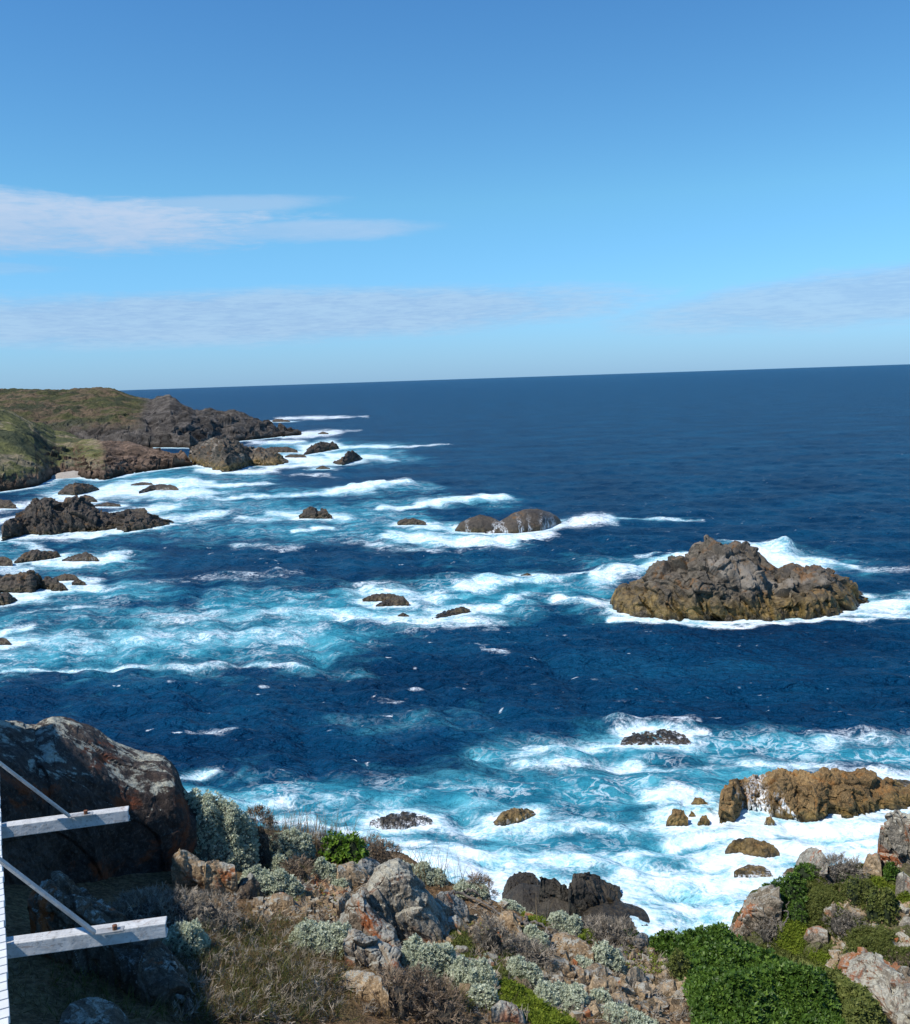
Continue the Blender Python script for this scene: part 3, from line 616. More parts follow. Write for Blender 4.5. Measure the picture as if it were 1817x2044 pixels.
    lace = t.m('ADD', t.m('ADD', t.m('MULTIPLY', rid, .50), t.m('MULTIPLY', rid2, .32)), t.m('MULTIPLY', r3, .3))
    big = t.m('ADD', t.m('MULTIPLY', t.noise(t.scl(P, (1, 1.5, 1), (0, 0, .2)), .3, 6, .65, .5), .62), t.m('MULTIPLY', t.noise(t.scl(P, (1, .55, 1), (0, 0, .1)), .085, 5, .6, .8), .38))
    v = t.m('ADD', t.m('MULTIPLY', af, .99), t.m('ADD', t.m('MULTIPLY', t.m('SUBTRACT', lace, .5), 1.15), t.m('MULTIPLY', t.m('SUBTRACT', big, .5), 2.5)))
    v = t.m('MULTIPLY', v, t.mr(af, .02, .2))
    ff = t.mr(v, .50, 1.34, 0, .95)
    thr = t.m('MULTIPLY', t.mr(rid, .74, 1.0), t.mr(big, .44, .60)); thr = t.m('MULTIPLY', thr, t.mr(at, .25, .8, .0, .5))
    sp2 = t.noise(t.scl(Pd, (1, 2.0, 1)), .9, 4, .55); spk = t.m('MULTIPLY', t.mr(sp2, .66, .73, 0, .8), t.mr(big, .47, .58))
    ff = t.m('MAXIMUM', ff, t.m('MAXIMUM', thr, spk))
    fc = t.mix(t.mr(t.noise(P, 1.2, 5, .65), .35, .62), (.90, .92, .93), (.66, .80, .85))
    c = t.mix(ff, c, fc)
    h1 = t.noise(t.scl(P, (.8, 1.7, 1), (0, 0, .3)), 1.1, 4, .6, .3); h2 = t.noise(t.scl(P, (.8, 1.8, 1), (0, 0, -.2)), .33, 4, .6)
    hh = t.m('ADD', t.m('MULTIPLY', h1, 1.1), t.m('MULTIPLY', h2, 1.3))
    bp = t.add('ShaderNodeBump', {'Height': hh, 'Strength': t.m('SUBTRACT', t.m('SUBTRACT', 1.0, t.m('MULTIPLY', at, .35)), t.m('MULTIPLY', ff, .4)), 'Distance': 1.0})
    t.put(b.inputs['Base Color'], c); t.put(b.inputs['Roughness'], t.m('ADD', t.m('MULTIPLY', ff, .4), .35)); t.put(b.inputs['Normal'], bp.outputs[0])
    b.inputs['IOR'].default_value = 1.33; b.inputs['Specular IOR Level'].default_value = .09
    ob = mesh('sea', V, gridq(*A.shape), m, smooth=True, attrs={'foam': foam, 'teal': teal}); tag(ob, kind='structure')
build_sea()

# ================================================================== FOREGROUND GROUND
def soil_mat(name, c0, c1, c2, c3, sc):
    m, t, b = newmat(name)
    P = t.add('ShaderNodeNewGeometry').outputs['Position']
    c = t.ramp(t.noise(P, 1.1 * sc, 7, .65, .4), [(.32, c0), (.45, c1), (.56, c2), (.70, c3)])
    n2 = t.noise(P, 17 * sc, 6, .7)
    c = t.mix(t.mr(n2, .38, .62, 0, .75), c, tuple(x * .4 for x in c0))
    c = t.mix(t.mr(t.noise(P, 45 * sc, 3, .7), .56, .68, 0, .5), c, (.36, .28, .19))
    bp = t.add('ShaderNodeBump', {'Height': n2, 'Strength': .9, 'Distance': .06}); t.put(b.inputs['Normal'], bp.outputs[0])
    t.put(b.inputs['Base Color'], c); b.inputs['Roughness'].default_value = .95; b.inputs['Specular IOR Level'].default_value = .1
    return m
M['soil'] = soil_mat('hillside_soil', (.14, .085, .045), (.30, .185, .095), (.22, .155, .075), (.38, .26, .15), 1)
M['spur_soil'] = soil_mat('spur_soil', (.085, .075, .045), (.085, .10, .03), (.14, .12, .075), (.10, .12, .03), .45)
gx = np.arange(-13, 16, .06); gy = np.concatenate([np.arange(.5, 16, .06), np.arange(16, 40, .2)])
X, Y = np.meshgrid(gx, gy, indexing='ij')
tag(mesh('hillside', np.stack([X, Y, ground(X, Y)], -1).reshape(-1, 3), gridq(*X.shape), M['soil'], smooth=True), kind='structure')
gx = np.arange(4, 30, .1); gy = np.arange(16, 40, .1)
X, Y = np.meshgrid(gx, gy, indexing='ij'); Zs = spur(X, Y)
cc, _ = cells(np.stack([X, Y, Zs], -1).reshape(-1, 3) * .9, 71); Zs = Zs + np.where(X < 8.3, .35, .12) * cc.reshape(X.shape)
tag(mesh('coastal_spur', np.stack([X, Y, Zs], -1).reshape(-1, 3), gridq(*X.shape), M['spur_soil'], smooth=False), kind='structure')

# ================================================================== FOREGROUND ROCKS
FR = 'rocks on the near slope'; SP = 'rocks on the right spur'
def frock(label, kk, top, fr, depth=.8, mat='tan', seed=1, name='rock', group=FR, cat='rock', **kw):
    if not isinstance(fr, list): fr = [(top[0][0], fr), (top[-1][0], fr)]
    kw.setdefault('e', .8); kw.setdefault('rough', .75); kw.setdefault('power', .35)
    return loft(name, label, kk, top, fr, depth, mat, base='land', seed=seed, group=group, cat=cat, **kw)
frock('huge dark boulder with pale lichen top rising behind the deck', 3,
      [(-260,200),(-60,150),(60,146),(120,150),(200,166),(270,166),(320,130),(370,108),(430,105),(500,125),(580,160),(640,205),(700,245),(780,280),(860,303),(940,322),(975,350),(1003,420),(1020,500),(1045,560),(1068,620),(1075,700)],
      [(-260,1000),(300,1010),(500,1060),(700,1030),(900,890),(1000,800),(1075,720)], .85, 'boulder', 201, 'boulder', cat='boulder', group=None, dist=9.6, nu=420, nv=380, e=.55, eb=.9, rough=.7, blk=1.15, fine=.5, block=.14)
frock('long grey slab running down under the lower beam', 3, [(170,1090),(260,1002),(350,980),(420,1010),(520,1080),(640,1180),(720,1260),(850,1350),(960,1450),(1030,1560),(1060,1640)], [(170,1260),(400,1480),(700,1640),(1060,1700)], .5, 'shaded_grey', 203, nu=220, nv=200, blk=.5)
frock('rusty brown rock at the foot of the huge boulder behind the dry shrub', 3, [(945,900),(960,850),(1000,800),(1040,830),(1130,880),(1150,990)], 1010, .8, 'tan', 205)
frock('square brown rock below the tall silver bush', 3, [(1125,960),(1135,880),(1180,868),(1250,880),(1300,900),(1308,1000)], 1065, .8, 'tan', 207)
frock('dark pointed rock left of the small silver bush', 3, [(1280,1075),(1325,1000),(1385,948),(1432,980),(1482,1050)], 1085, .8, 'shaded_grey', 209)
frock('low brown rock in front of the dark pointed rock', 3, [(1470,1110),(1500,1062),(1560,1050),(1612,1080),(1625,1130)], 1155, .8, 'tan', 211)
frock('half buried grey rock at the bottom left under the deck', 3, [(330,1765),(400,1690),(520,1660),(640,1690),(720,1790)], 1820, .8, 'shaded_grey', 213)
frock('grey lichened boulder with an orange right edge in the middle of the slope', 4,
      [(690,700),(730,570),(770,520),(830,482),(900,468),(960,508),(990,560),(1030,615),(1070,680),(1110,760),(1148,870),(1162,915)], [(690,850),(850,868),(900,880),(1000,905),(1162,922)], .75, 'pale', 215, nu=260, nv=260, e=.75, blk=.6, rough=.75, block=.5)
frock('sloping brown rock leaning on the left of the grey lichened boulder', 4, [(560,800),(600,705),(640,652),(700,640),(760,740),(800,790),(860,850),(905,930),(915,975)], [(560,830),(700,900),(915,990)], .6, 'grey', 217, nu=180, nv=180, blk=.5, block=.6)
frock('thin upright rock flake beside the sloping brown rock', 4, [(552,750),(560,690),(598,645),(636,640),(634,680)], [(552,772),(634,700)], .5, 'tan', 219)
frock('orange tinted rock face behind the upright flake', 4, [(540,560),(556,492),(640,474),(700,508),(745,570)], 600, .8, 'tan', 221)
frock('flat grey brown rock above the orange tinted face', 4, [(650,500),(690,460),(740,460),(795,490),(800,530)], 545, .8, 'grey', 223)
frock('long grey rock apron below the sloping brown rock', 4, [(590,900),(650,850),(720,880),(800,930),(870,970),(930,1060),(950,1110)], [(590,1010),(720,1080),(950,1130)], .6, 'grey', 225, nu=170, nv=170, blk=.4)
frock('yellowish flat rock above the dark shrub at the bottom', 4, [(565,1110),(600,1085),(700,1080),(800,1108),(835,1180),(840,1290)], [(565,1130),(700,1230),(840,1310)], .5, 'tan', 227)
frock('brown knobbly rock beside the bright green plant', 4, [(395,370),(410,310),(460,298),(505,325),(520,380)], 410, .8, 'grey', 229)
frock('rounded grey rock just right of the orange edged boulder', 4, [(1075,700),(1100,655),(1160,643),(1215,680),(1265,720),(1275,770)], 790, .8, 'grey', 231)
frock('small tan rock below the rounded grey rock', 4, [(1130,830),(1160,780),(1205,765),(1245,800),(1275,835)], 855, .8, 'tan', 233)
frock('steep tan rock above the grey ball shaped shrub', 5, [(195,850),(220,790),(270,742),(340,760),(380,850),(412,910),(415,950)], [(195,870),(300,930),(415,970)], .7, 'tan', 235)
frock('broad flat tan slab in the middle of the right slope', 5, [(655,1000),(690,948),(760,938),(870,978),(980,1040),(1022,1100),(1020,1180)], [(655,1020),(740,1130),(850,1150),(1020,1205)], .6, 'tan', 237, nu=150, nv=140)
frock('egg shaped pale rock with a bright left face', 5, [(622,1260),(640,1165),(690,1130),(750,1145),(810,1170),(830,1250)], 1310, .8, 'tan', 239)
frock('long tan rock lying right of the egg shaped one', 5, [(815,1250),(830,1205),(900,1235),(980,1290),(995,1340)], [(815,1270),(995,1360)], .6, 'tan', 241)
frock('flat topped angular rock below the little silver tuft', 5, [(938,1250),(975,1225),(1060,1203),(1120,1228),(1148,1300)], 1325, .8, 'tan', 243)
frock('dark fronted rock under the flat topped angular one', 5, [(975,1385),(1020,1318),(1110,1350),(1145,1400)], 1455, .8, 'tan', 245)
frock('square brown block at the right of the stone pile', 5, [(1105,1370),(1120,1320),(1180,1298),(1262,1310),(1255,1390)], 1450, .8, 'tan', 247)
frock('low wide rock right of the square brown block', 5, [(1290,1310),(1330,1265),(1385,1250),(1450,1300),(1475,1355)], 1380, .8, 'tan', 249)
frock('thin tan slab below the square brown block', 5, [(1145,1500),(1180,1455),(1240,1428),(1290,1440),(1310,1480)], 1515, .7, 'tan', 251)
frock('wedge shaped tan rock on bare soil left of the green bush', 5, [(1540,1420),(1620,1368),(1700,1332),(1722,1370),(1732,1420)], 1440, .7, 'tan', 253)
frock('pale rock on the rim left of the green bush', 5, [(1352,1010),(1380,965),(1430,938),(1480,958),(1505,1030)], 1062, .8, 'grey', 255)
frock('small grey brown rock under the tangled branches', 5, [(1195,1100),(1215,1065),(1265,1058),(1312,1105)], 1135, .8, 'grey', 257)
frock('small pointed rock right of the tangled branches', 5, [(1315,1150),(1335,1095),(1355,1083),(1400,1112),(1415,1165)], 1180, .8, 'tan', 259)
frock('small brown rock between two silver bushes at the bottom', 5, [(968,1560),(1000,1510),(1045,1498),(1065,1550)], 1605, .8, 'tan', 261)
frock('flat tan stone peeping out right of the thin slab', 5, [(1390,1560),(1430,1535),(1500,1530),(1520,1565)], 1580, .7, 'tan', 263)
frock('low rock beneath the silver bush strip on the rim', 5, [(890,830),(930,808),(1000,805),(1048,830)], 850, .8, 'grey', 265)
frock('grey rock with lichen under the moss at the bottom', 5, [(150,1560),(230,1510),(330,1530),(420,1610),(440,1680)], 1700, .6, 'pale', 267)
frock('orange streaked rock in the bottom right corner', 6, [(1330,1420),(1400,1380),(1480,1375),(1560,1400),(1640,1405),(1720,1440),(1800,1490),(1900,1560)], [(1330,1450),(1500,1500),(1650,1590),(1750,1660),(1900,1760)], .35, 'spur_red', 269, nu=200, nv=160, blk=.5)
frock('white lichened slab filling the bottom right corner', 6, [(1380,1490),(1420,1455),(1500,1500),(1600,1560),(1700,1620),(1820,1700),(1950,1790)], [(1380,1510),(1600,1680),(1680,1800),(1950,2000)], .5, 'pale', 271, nu=220, nv=200, blk=.5, rough=.6)
# right spur
frock('tall grey crag standing at the right edge above the surf', 6, [(1585,640),(1603,450),(1640,420),(1670,352),(1700,335),(1740,350),(1790,378),(1860,350),(1960,380),(2000,560)], [(1585,720),(1700,745),(2000,760)], .55, 'pale', 273, group=SP, nu=230, nv=220, e=.7, blk=1.0, rough=.9)
frock('stepped pale blocks at the left foot of the grey crag', 6, [(1498,730),(1530,648),(1590,640),(1618,690),(1625,760)], 805, .6, 'tan', 275, group=SP)
frock('big reddish rock shoulder where the spur drops into the surf', 6, [(598,1185),(640,1080),(662,1040),(680,980),(750,920),(820,882),(900,860),(935,862),(950,950)], [(598,1205),(700,1245),(830,1225),(950,1080)], .7, 'spur_red', 277, group=SP, nu=200, nv=180, e=.75, blk=.9)
frock('pale green lichened rock on the back rim of the spur', 6, [(1045,760),(1080,712),(1150,700),(1235,712),(1260,750)], 775, .7, 'pale', 279, group=SP)
frock('small grey rock jutting out left of the green lichened one', 6, [(992,830),(1002,800),(1050,803),(1065,840)], 850, .8, 'grey', 281, group=SP)
frock('leaning tan rock in the scrub in the middle of the spur', 6, [(1218,1090),(1250,1010),(1312,968),(1325,1020),(1330,1060)], 1112, .7, 'spur_red', 283, group=SP)
frock('square orange stained rock low on the spur', 6, [(1098,1200),(1130,1145),(1200,1134),(1262,1160),(1265,1210)], 1252, .8, 'spur_red', 285, group=SP, blk=.4)
frock('upright grey rock at the right edge below the crag', 6, [(1712,900),(1720,770),(1762,748),(1812,800),(1840,900)], 975, .8, 'pale', 287, group=SP)
frock('grey stones by the right edge in the middle of the spur', 6, [(1740,1110),(1770,1060),(1830,1075),(1880,1120)], 1160, .8, 'pale', 289, group=SP)
frock('low rubble patch in the dry scrub right of the orange rock', 6, [(1620,1280),(1700,1240),(1800,1245),(1880,1280)], 1330, .6, 'pale', 291, group=SP)

# ================================================================== PLANTS
M['silver'] = leaf_mat('silver_leaves', (.33, .37, .25), (.56, .60, .44), (.72, .75, .59), .8, .25)
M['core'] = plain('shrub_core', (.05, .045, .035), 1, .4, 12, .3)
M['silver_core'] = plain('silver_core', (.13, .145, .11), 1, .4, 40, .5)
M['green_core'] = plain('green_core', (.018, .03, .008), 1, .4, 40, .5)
M['green'] = leaf_mat('green_leaves', (.038, .078, .013), (.085, .165, .022), (.19, .29, .05), .45, .3)
M['lime'] = leaf_mat('fleshy_leaves', (.06, .12, .015), (.11, .21, .02), (.19, .30, .04), .4, .3)
M['olive'] = leaf_mat('olive_leaves', (.065, .085, .018), (.14, .165, .035), (.24, .25, .07), .7, .25)
M['moss'] = leaf_mat('moss_leaves', (.08, .12, .01), (.18, .24, .018), (.30, .34, .04), .8, .2)
M['dead'] = leaf_mat('dead_twigs', (.13, .11, .085), (.27, .235, .185), (.42, .37, .30), .9, .1)
M['deadbrown'] = leaf_mat('brown_twigs', (.10, .075, .05), (.22, .165, .115), (.33, .26, .185), .9, .1)
M['straw'] = leaf_mat('dry_grass', (.095, .072, .028), (.22, .155, .072), (.40, .30, .16), .8, .3)
M['sedge'] = leaf_mat('green_grass', (.045, .06, .012), (.10, .115, .022), (.24, .21, .07), .6, .3)
M['wood'] = plain('weathered_wood', (.16, .14, .12), .9, .5, 30, .5)

def leaf_t(n, w, spread, l0=.7, seed=1, curl=.3):
    r = np.random.default_rng(seed); V = []
    for i in range(n):
        a = 2 * PI * i / n + r.random() * .8; sp = spread * (.35 + .75 * r.random()); z0 = l0 * r.random() * .5
        d = np.array([math.cos(a) * math.sin(sp), math.sin(a) * math.sin(sp), math.cos(sp)])
        s = np.array([-math.sin(a), math.cos(a), 0]); L = (1 - z0) * (.7 + .3 * r.random()); b = np.array([0, 0, z0])
        V += [b, b + d * L * .5 + s * w + np.array([0, 0, curl * .1]), b + d * L, b + d * L * .5 - s * w + np.array([0, 0, curl * .1])]
    return np.array(V), np.arange(4 * n).reshape(n, 4)
def blade_t(seed, w=.02, bend=.5, n=3):
    r = np.random.default_rng(seed); V = []; Q = []
    for i in range(n):
        a = r.random() * 2 * PI; d = np.array([math.cos(a), math.sin(a), 0]); s = np.array([-d[1], d[0], 0]); b0 = len(V); bb = bend * (.4 + .9 * r.random()); L = .6 + .4 * r.random()
        for j in range(4):
            t = j / 3; p = d * bb * t * t * L + np.array([0, 0, 1]) * L * (t - .35 * bb * t * t); ww = w * (1 - t * .85)
            V += [p - s * ww, p + s * ww]
        Q += [[b0 + 2 * j, b0 + 2 * j + 1, b0 + 2 * j + 3, b0 + 2 * j + 2] for j in range(3)]
    return np.array(V), np.array(Q)
def twig_t(seed, w=.03, n=6):
    r = np.random.default_rng(seed); V = []; Q = []
    for i in range(n):
        z0 = 0 if i == 0 else .2 + .5 * r.random(); a = r.random() * 2 * PI; sp = .15 if i == 0 else .5 + .5 * r.random()
        d = np.array([math.cos(a) * math.sin(sp), math.sin(a) * math.sin(sp), math.cos(sp)]); L = 1 if i == 0 else .5 * (1.1 - z0)
        s = np.cross(d, [.3, .8, .1]); s /= np.linalg.norm(s); b = np.array([0, 0, z0]); b0 = len(V)
        mid = b + d * L * .5 + r.normal(size=3) * .05
        V += [b - s * w, b + s * w, mid + s * w * .7, mid - s * w * .7, b + d * L + s * w * .3, b + d * L - s * w * .3]
        Q += [[b0, b0 + 1, b0 + 2, b0 + 3], [b0 + 3, b0 + 2, b0 + 4, b0 + 5]]
    return np.array(V), np.array(Q)
TPL = {'mat': [blade_t(s + 70, .035, .8, 4) for s in range(4)], 'silver': [leaf_t(7, .12, .95, .8, s) for s in range(4)], 'green': [leaf_t(7, .17, 1.15, .7, s + 10) for s in range(4)],
       'fine': [leaf_t(6, .09, 1.2, .9, s + 20) for s in range(4)], 'twig': [twig_t(s + 30) for s in range(5)], 'blade': [blade_t(s + 40, .013, .6, 4) for s in range(6)],
       'thin': [blade_t(s + 50, .006, .35, 2) for s in range(4)]}

def scatter(P, N, tpl, size, r, jit=.5):
    """vertices, quads and tints of template pieces set at P pointing along N"""
    n = len(P); N = N + r.normal(size=(n, 3)) * jit; N /= np.linalg.norm(N, axis=1)[:, None]
    a = np.cross(N, r.normal(size=(n, 3))); a /= np.linalg.norm(a, axis=1)[:, None]; b = np.cross(N, a)
    sz = size * (.65 + .7 * r.random(n)); which = r.integers(0, len(tpl), n); Vs, Qs, T = [], [], []; off = 0
    tn = r.random(n)
    for w, (tv, tq) in enumerate(tpl):
        m = which == w; c = m.sum()
        if not c: continue
        v = (a[m][:, None] * tv[None, :, 0:1] + b[m][:, None] * tv[None, :, 1:2] + N[m][:, None] * tv[None, :, 2:3]) * sz[m][:, None, None] + P[m][:, None]
        Vs.append(v.reshape(-1, 3)); Qs.append((tq[None] + (np.arange(c) * len(tv))[:, None, None]).reshape(-1, 4) + off)
        T.append((tn[m][:, None] * .75 + .25 * np.clip(tv[None, :, 2], 0, 1)).ravel()); off += c * len(tv)
    return np.concatenate(Vs), np.concatenate(Qs), np.concatenate(T)

_ico = {}
def dome(c, rx, ry, rz, seed, lump=.22, nu=40, nv=18):
    u = np.linspace(0, 2 * PI, nu, endpoint=False); v = np.linspace(-.35, PI / 2, nv)
    U, W = np.meshgrid(u, v, indexing='ij'); n = np.stack([np.cos(U) * np.cos(W), np.sin(U) * np.cos(W), np.sin(W)], -1).reshape(-1, 3)
    rr = 1 + lump * fbm(n * 2.2 + seed * 3.1, 3, seed)
    V = c + n * rr[:, None] * np.array([rx, ry, rz])
    a = np.arange(nu * nv).reshape(nu, nv); b = np.roll(a, -1, 0)
    return V, np.stack([a[:, :-1], b[:, :-1], b[:, 1:], a[:, 1:]], -1).reshape(-1, 4)

def shrub_geo(c, rx, ry, rz, kind, size, dens, seed, lump=.22, jit=.5, core=.86):
    r = np.random.default_rng(seed)
    area = 2 * PI * ((rx * ry) ** .8 + (rx * rz) ** .8 + (ry * rz) ** .8) / 3; n = int(np.clip(dens * area / size ** 2 * (4.0 if kind == 'twig' else 1.25), 150, 24000))
    d = r.normal(size=(n, 3)); d /= np.linalg.norm(d, axis=1)[:, None]; d[:, 2] = np.where(d[:, 2] < -.3, -d[:, 2], d[:, 2])
    rr = 1 + lump * fbm(d * 2.2 + seed * 3.1, 3, seed) + .10 * fbm(d * 7, 2, seed + 5)
    dep = 1 - .13 * r.random(n) ** 2
    P = c + d * (rr * dep)[:, None] * np.array([rx, ry, rz]) * .95
    Nn = d / np.array([rx, ry, rz]) * rz + np.array([0, 0, .5]); Nn /= np.linalg.norm(Nn, axis=1)[:, None]
    V, Q, T = scatter(P, Nn, TPL[kind], size, r, jit)
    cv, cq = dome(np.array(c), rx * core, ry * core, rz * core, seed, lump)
    return V, Q, T, cv, cq

def bush(label, kk, box, kind='silver', mat='silver', size=.05, dens=1.1, seed=1, name='cushion_bush', cat='bush', group=None, lobes=1, lump=.22, jit=.5, hmul=1.0, core=.86, deep=.85, coremat='core'):
    if kind == 'twig': core = .62
    if kind in ('green', 'fine'): coremat, core = 'green_core', .80
    (x0, y0), (x1, y1) = k(kk, [box[:2], box[2:]])
    Vs, Qs, Ts, MI = [], [], [], []; off = 0; r = np.random.default_rng(seed)
    xc = (x0 + x1) / 2
    Fp = hit(xc, y1)[0]; dist = np.linalg.norm(Fp - CAM); rx = (x1 - x0) / 2 / F * dist * .95; ry = rx * deep
    dh = Fp[:2] / np.linalg.norm(Fp[:2])
    parts = []
    if lobes == 1: parts = [(0.0, 0.0, 1.0, 1.0)]
    else:
        for i in range(lobes):
            f = (i + .5) / lobes * 2 - 1
            parts.append((f * .72, r.uniform(-.25, .25), 1.25 / lobes + .08, r.uniform(.72, 1.05)))
    dep_ang = math.atan2(H - Fp[2], np.linalg.norm(Fp[:2])); sn, cs = math.sin(dep_ang), math.cos(dep_ang)
    ext = (y1 - y0) / F * dist
    ryc = min(ry, ext / (2.1 * sn)); 
    rz = math.sqrt(max((ext - ryc * sn) ** 2 - (ryc * sn) ** 2, (.22 * ext) ** 2)) / cs * hmul
    cen = np.array([Fp[0] + dh[0] * ryc * .9, Fp[1] + dh[1] * ryc * .9])
    for (fx, fy, s, hs) in parts:
        cx, cy = cen[0] + dh[1] * fx * rx, cen[1] - dh[0] * fx * rx + fy * ryc
        cz = float(land(cx, cy)) if len(parts) > 1 else max(Fp[2], float(land(cx, cy)))
        V, Q, T, cv, cq = shrub_geo(np.array([cx, cy, cz]), rx * (s if lobes > 1 else 1), ryc * (min(1, s * 1.6) if lobes > 1 else 1), rz * hs, kind, size, dens, seed + int(fx * 50), lump, jit, core)
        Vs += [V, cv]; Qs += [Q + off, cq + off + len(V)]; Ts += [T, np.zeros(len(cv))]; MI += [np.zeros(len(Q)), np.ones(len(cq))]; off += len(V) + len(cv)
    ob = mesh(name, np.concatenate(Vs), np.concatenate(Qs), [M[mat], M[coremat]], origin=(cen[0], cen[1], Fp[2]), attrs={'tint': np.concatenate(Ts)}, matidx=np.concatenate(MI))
    tag(ob, label, cat, group)
    return ob

SB = 'silver cushion bushes'
for i, (lab, kk, bx_, lo, sz) in enumerate([
    ('tall dome shaped silver bush right behind the huge boulder', 3, (1000,490,1400,905), 1, .045),
    ('rounded silver bush between the tall dome and the green plant', 3, (1460,680,1712,880), 1, .045),
    ('tiny silver tuft between the two big silver bushes at the back', 3, (1495,838,1590,960), 1, .04),
    ('long low silver bush behind the dark pointed rock', 3, (1320,905,1660,1100), 2, .042),
    ('round silver bush alone on the straw left of the middle boulder', 4, (290,768,662,1000), 1, .042),
    ('silver bush touching the orange base of the middle boulder', 4, (895,862,1200,1112), 1, .042),
    ('silver bush trailing down right of the one touching the middle boulder', 4, (1175,965,1412,1165), 2, .042),
    ('round silver bush above the bright moss at the bottom', 5, (500,1308,972,1620), 1, .042),
    ('wide silver bush cut by the bottom edge right of the moss', 5, (1060,1518,1600,1760), 2, .042),
    ('thin silver bush left of the egg shaped rock', 5, (300,1138,560,1370), 1, .042),
    ('small dim silver bush below the dead branch', 5, (440,888,622,1065), 1, .042),
    ('bright silver bush at the right end of the rim strip', 5, (628,700,905,930), 1, .042),
    ('strip of silver bushes along the rim left of the bright one', 5, (190,640,640,770), 3, .042),
    ('grey green silver bush right of the flat tan slab', 5, (1010,1025,1255,1255), 1, .042),
    ('little silver tuft in front of the flat tan slab', 5, (868,1138,1015,1245), 1, .04),
    ('small silver bush beside the thin tan slab', 5, (1000,1400,1150,1560), 1, .042),
    ('silver bush peeping up behind the middle boulder', 4, (830,450,1150,610), 2, .045),
    ('small silver bush left of the orange tinted rock', 4, (425,448,552,590), 1, .042),
    ('very small silver tuft in front of the orange tinted rock', 4, (520,560,602,620), 1, .04),
    ('silver tuft below the trailing silver bush', 4, (1280,1150,1412,1262), 1, .042),
    ('dim silver bush in shade under the tip of the lower beam', 3, (905,1235,1120,1420), 1, .042),
    ('faint silver bush on the rim left of the cliff foot rocks', 4, (1190,575,1380,680), 2, .045)]):
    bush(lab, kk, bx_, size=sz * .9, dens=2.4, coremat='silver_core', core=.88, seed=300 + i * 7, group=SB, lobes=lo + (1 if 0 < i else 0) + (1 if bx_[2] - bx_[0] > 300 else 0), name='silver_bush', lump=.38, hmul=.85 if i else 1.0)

bush('bright green fleshy plant on the rim among grey shrubs', 4, (470,280,712,480), 'green', 'lime', .075, 1.0, 501, 'green_plant', 'plant', lobes=2)
def inpoly(x, y, poly):
    c = np.zeros(len(x), bool); n = len(poly)
    for i in range(n):
        (x0, y0), (x1, y1) = poly[i], poly[i - 1]
        c ^= ((y0 > y) != (y1 > y)) & (x < (x1 - x0) * (y - y0) / (y1 - y0 + 1e-9) + x0)
    return c
def mat_bush(label, kk, poly, h, kind, mat, size, n, seed, name='green_bush', cat='bush', group=None, hum=1.1, layers=1.0):
    """low spreading bush that follows the ground, hummocky on top"""
    r = np.random.default_rng(seed); pp = k(kk, poly); lo, hi = pp.min(0), pp.max(0)
    x = r.uniform(lo[0], hi[0], n * 3); y = r.uniform(lo[1], hi[1], n * 3); m = inpoly(x, y, pp); x, y = x[m][:n], y[m][:n]
    edge = np.full(len(x), 9e9)
    for i in range(len(pp)):
        a, b = pp[i - 1], pp[i]; d = b - a; t_ = np.clip(((x - a[0]) * d[0] + (y - a[1]) * d[1]) / (d @ d), 0, 1); edge = np.minimum(edge, np.hypot(x - a[0] - t_ * d[0], y - a[1] - t_ * d[1]))
    p = hit(x, y); ok = p[:, 2] > .5; p, edge = p[ok], edge[ok]
    dist = np.linalg.norm(p - CAM, axis=1); e_ = np.clip(edge / F * dist / (h * .9), 0, 1) ** .5
    hn_ = fbm(p[:, :2] * hum / h * .35, 3, seed) * .5 + fbm(p[:, :2] * hum / h, 2, seed + 3) * .3
    top = h * e_ * np.clip(.85 + 2.3 * hn_, .18, 2.2); lev = 1 - (r.random(len(p)) ** 1.6) * .75 * layers
    q = p.copy(); q[:, 2] += top * lev; q[:, :2] += r.normal(size=(len(p), 2)) * size * .4
    g1 = np.stack([fbm((p[:, :2] + d_) * hum / h * .35, 3, seed) * .5 + fbm((p[:, :2] + d_) * hum / h, 2, seed + 3) * .3 for d_ in ((.03, 0), (0, .03))], -1)
    sl = -(g1 - hn_[:, None]) / .03 * h * 1.8
    N = np.stack([sl[:, 0] * .8, sl[:, 1] * .8 - .15, np.ones(len(p))], -1); N /= np.linalg.norm(N, axis=1)[:, None]
    V, Q, T = scatter(q, N, TPL[kind], size * 1.05, r, .75)
    o = mesh(name, V, Q, M[mat], origin=p.mean(0), attrs={'tint': T}); tag(o, label, cat, group); return o
GB = 'green bushes at the bottom right'
mat_bush('large low spreading dark green bush filling the bottom right', 6, [(70,1250),(150,1262),(290,1245),(390,1232),(500,1255),(600,1275),(700,1330),(860,1370),(1000,1410),(1080,1450),(1200,1490),(1290,1560),(1330,1700),(1400,1900),(400,1900),(350,1640),(315,1540),(240,1450),(200,1370),(90,1310)], .26, 'green', 'green', .058, 24000, 515, group=GB)
mat_bush('olive green bush beside the white slab in the corner', 6, [(1180,1500),(1290,1510),(1400,1570),(1520,1640),(1600,1740),(1660,1860),(1650,1900),(1380,1900),(1330,1700)], .22, 'green', 'olive', .05, 9000, 519, group=GB)
bush('yellow green low bush at the left of the largest dark bush', 6, (190,1330,330,1500), 'fine', 'olive', .05, 1.3, 521, 'green_bush', 'bush', GB)
MS = 'bright moss cushions'
mat_bush('long bright moss green mat running down to the bottom edge', 5, [(190,1370),(300,1380),(420,1440),(540,1520),(640,1590),(760,1620),(850,1700),(880,1800),(600,1800),(480,1680),(350,1620),(240,1560)], .10, 'fine', 'moss', .035, 9000, 531, 'moss_cushion', 'moss', MS)
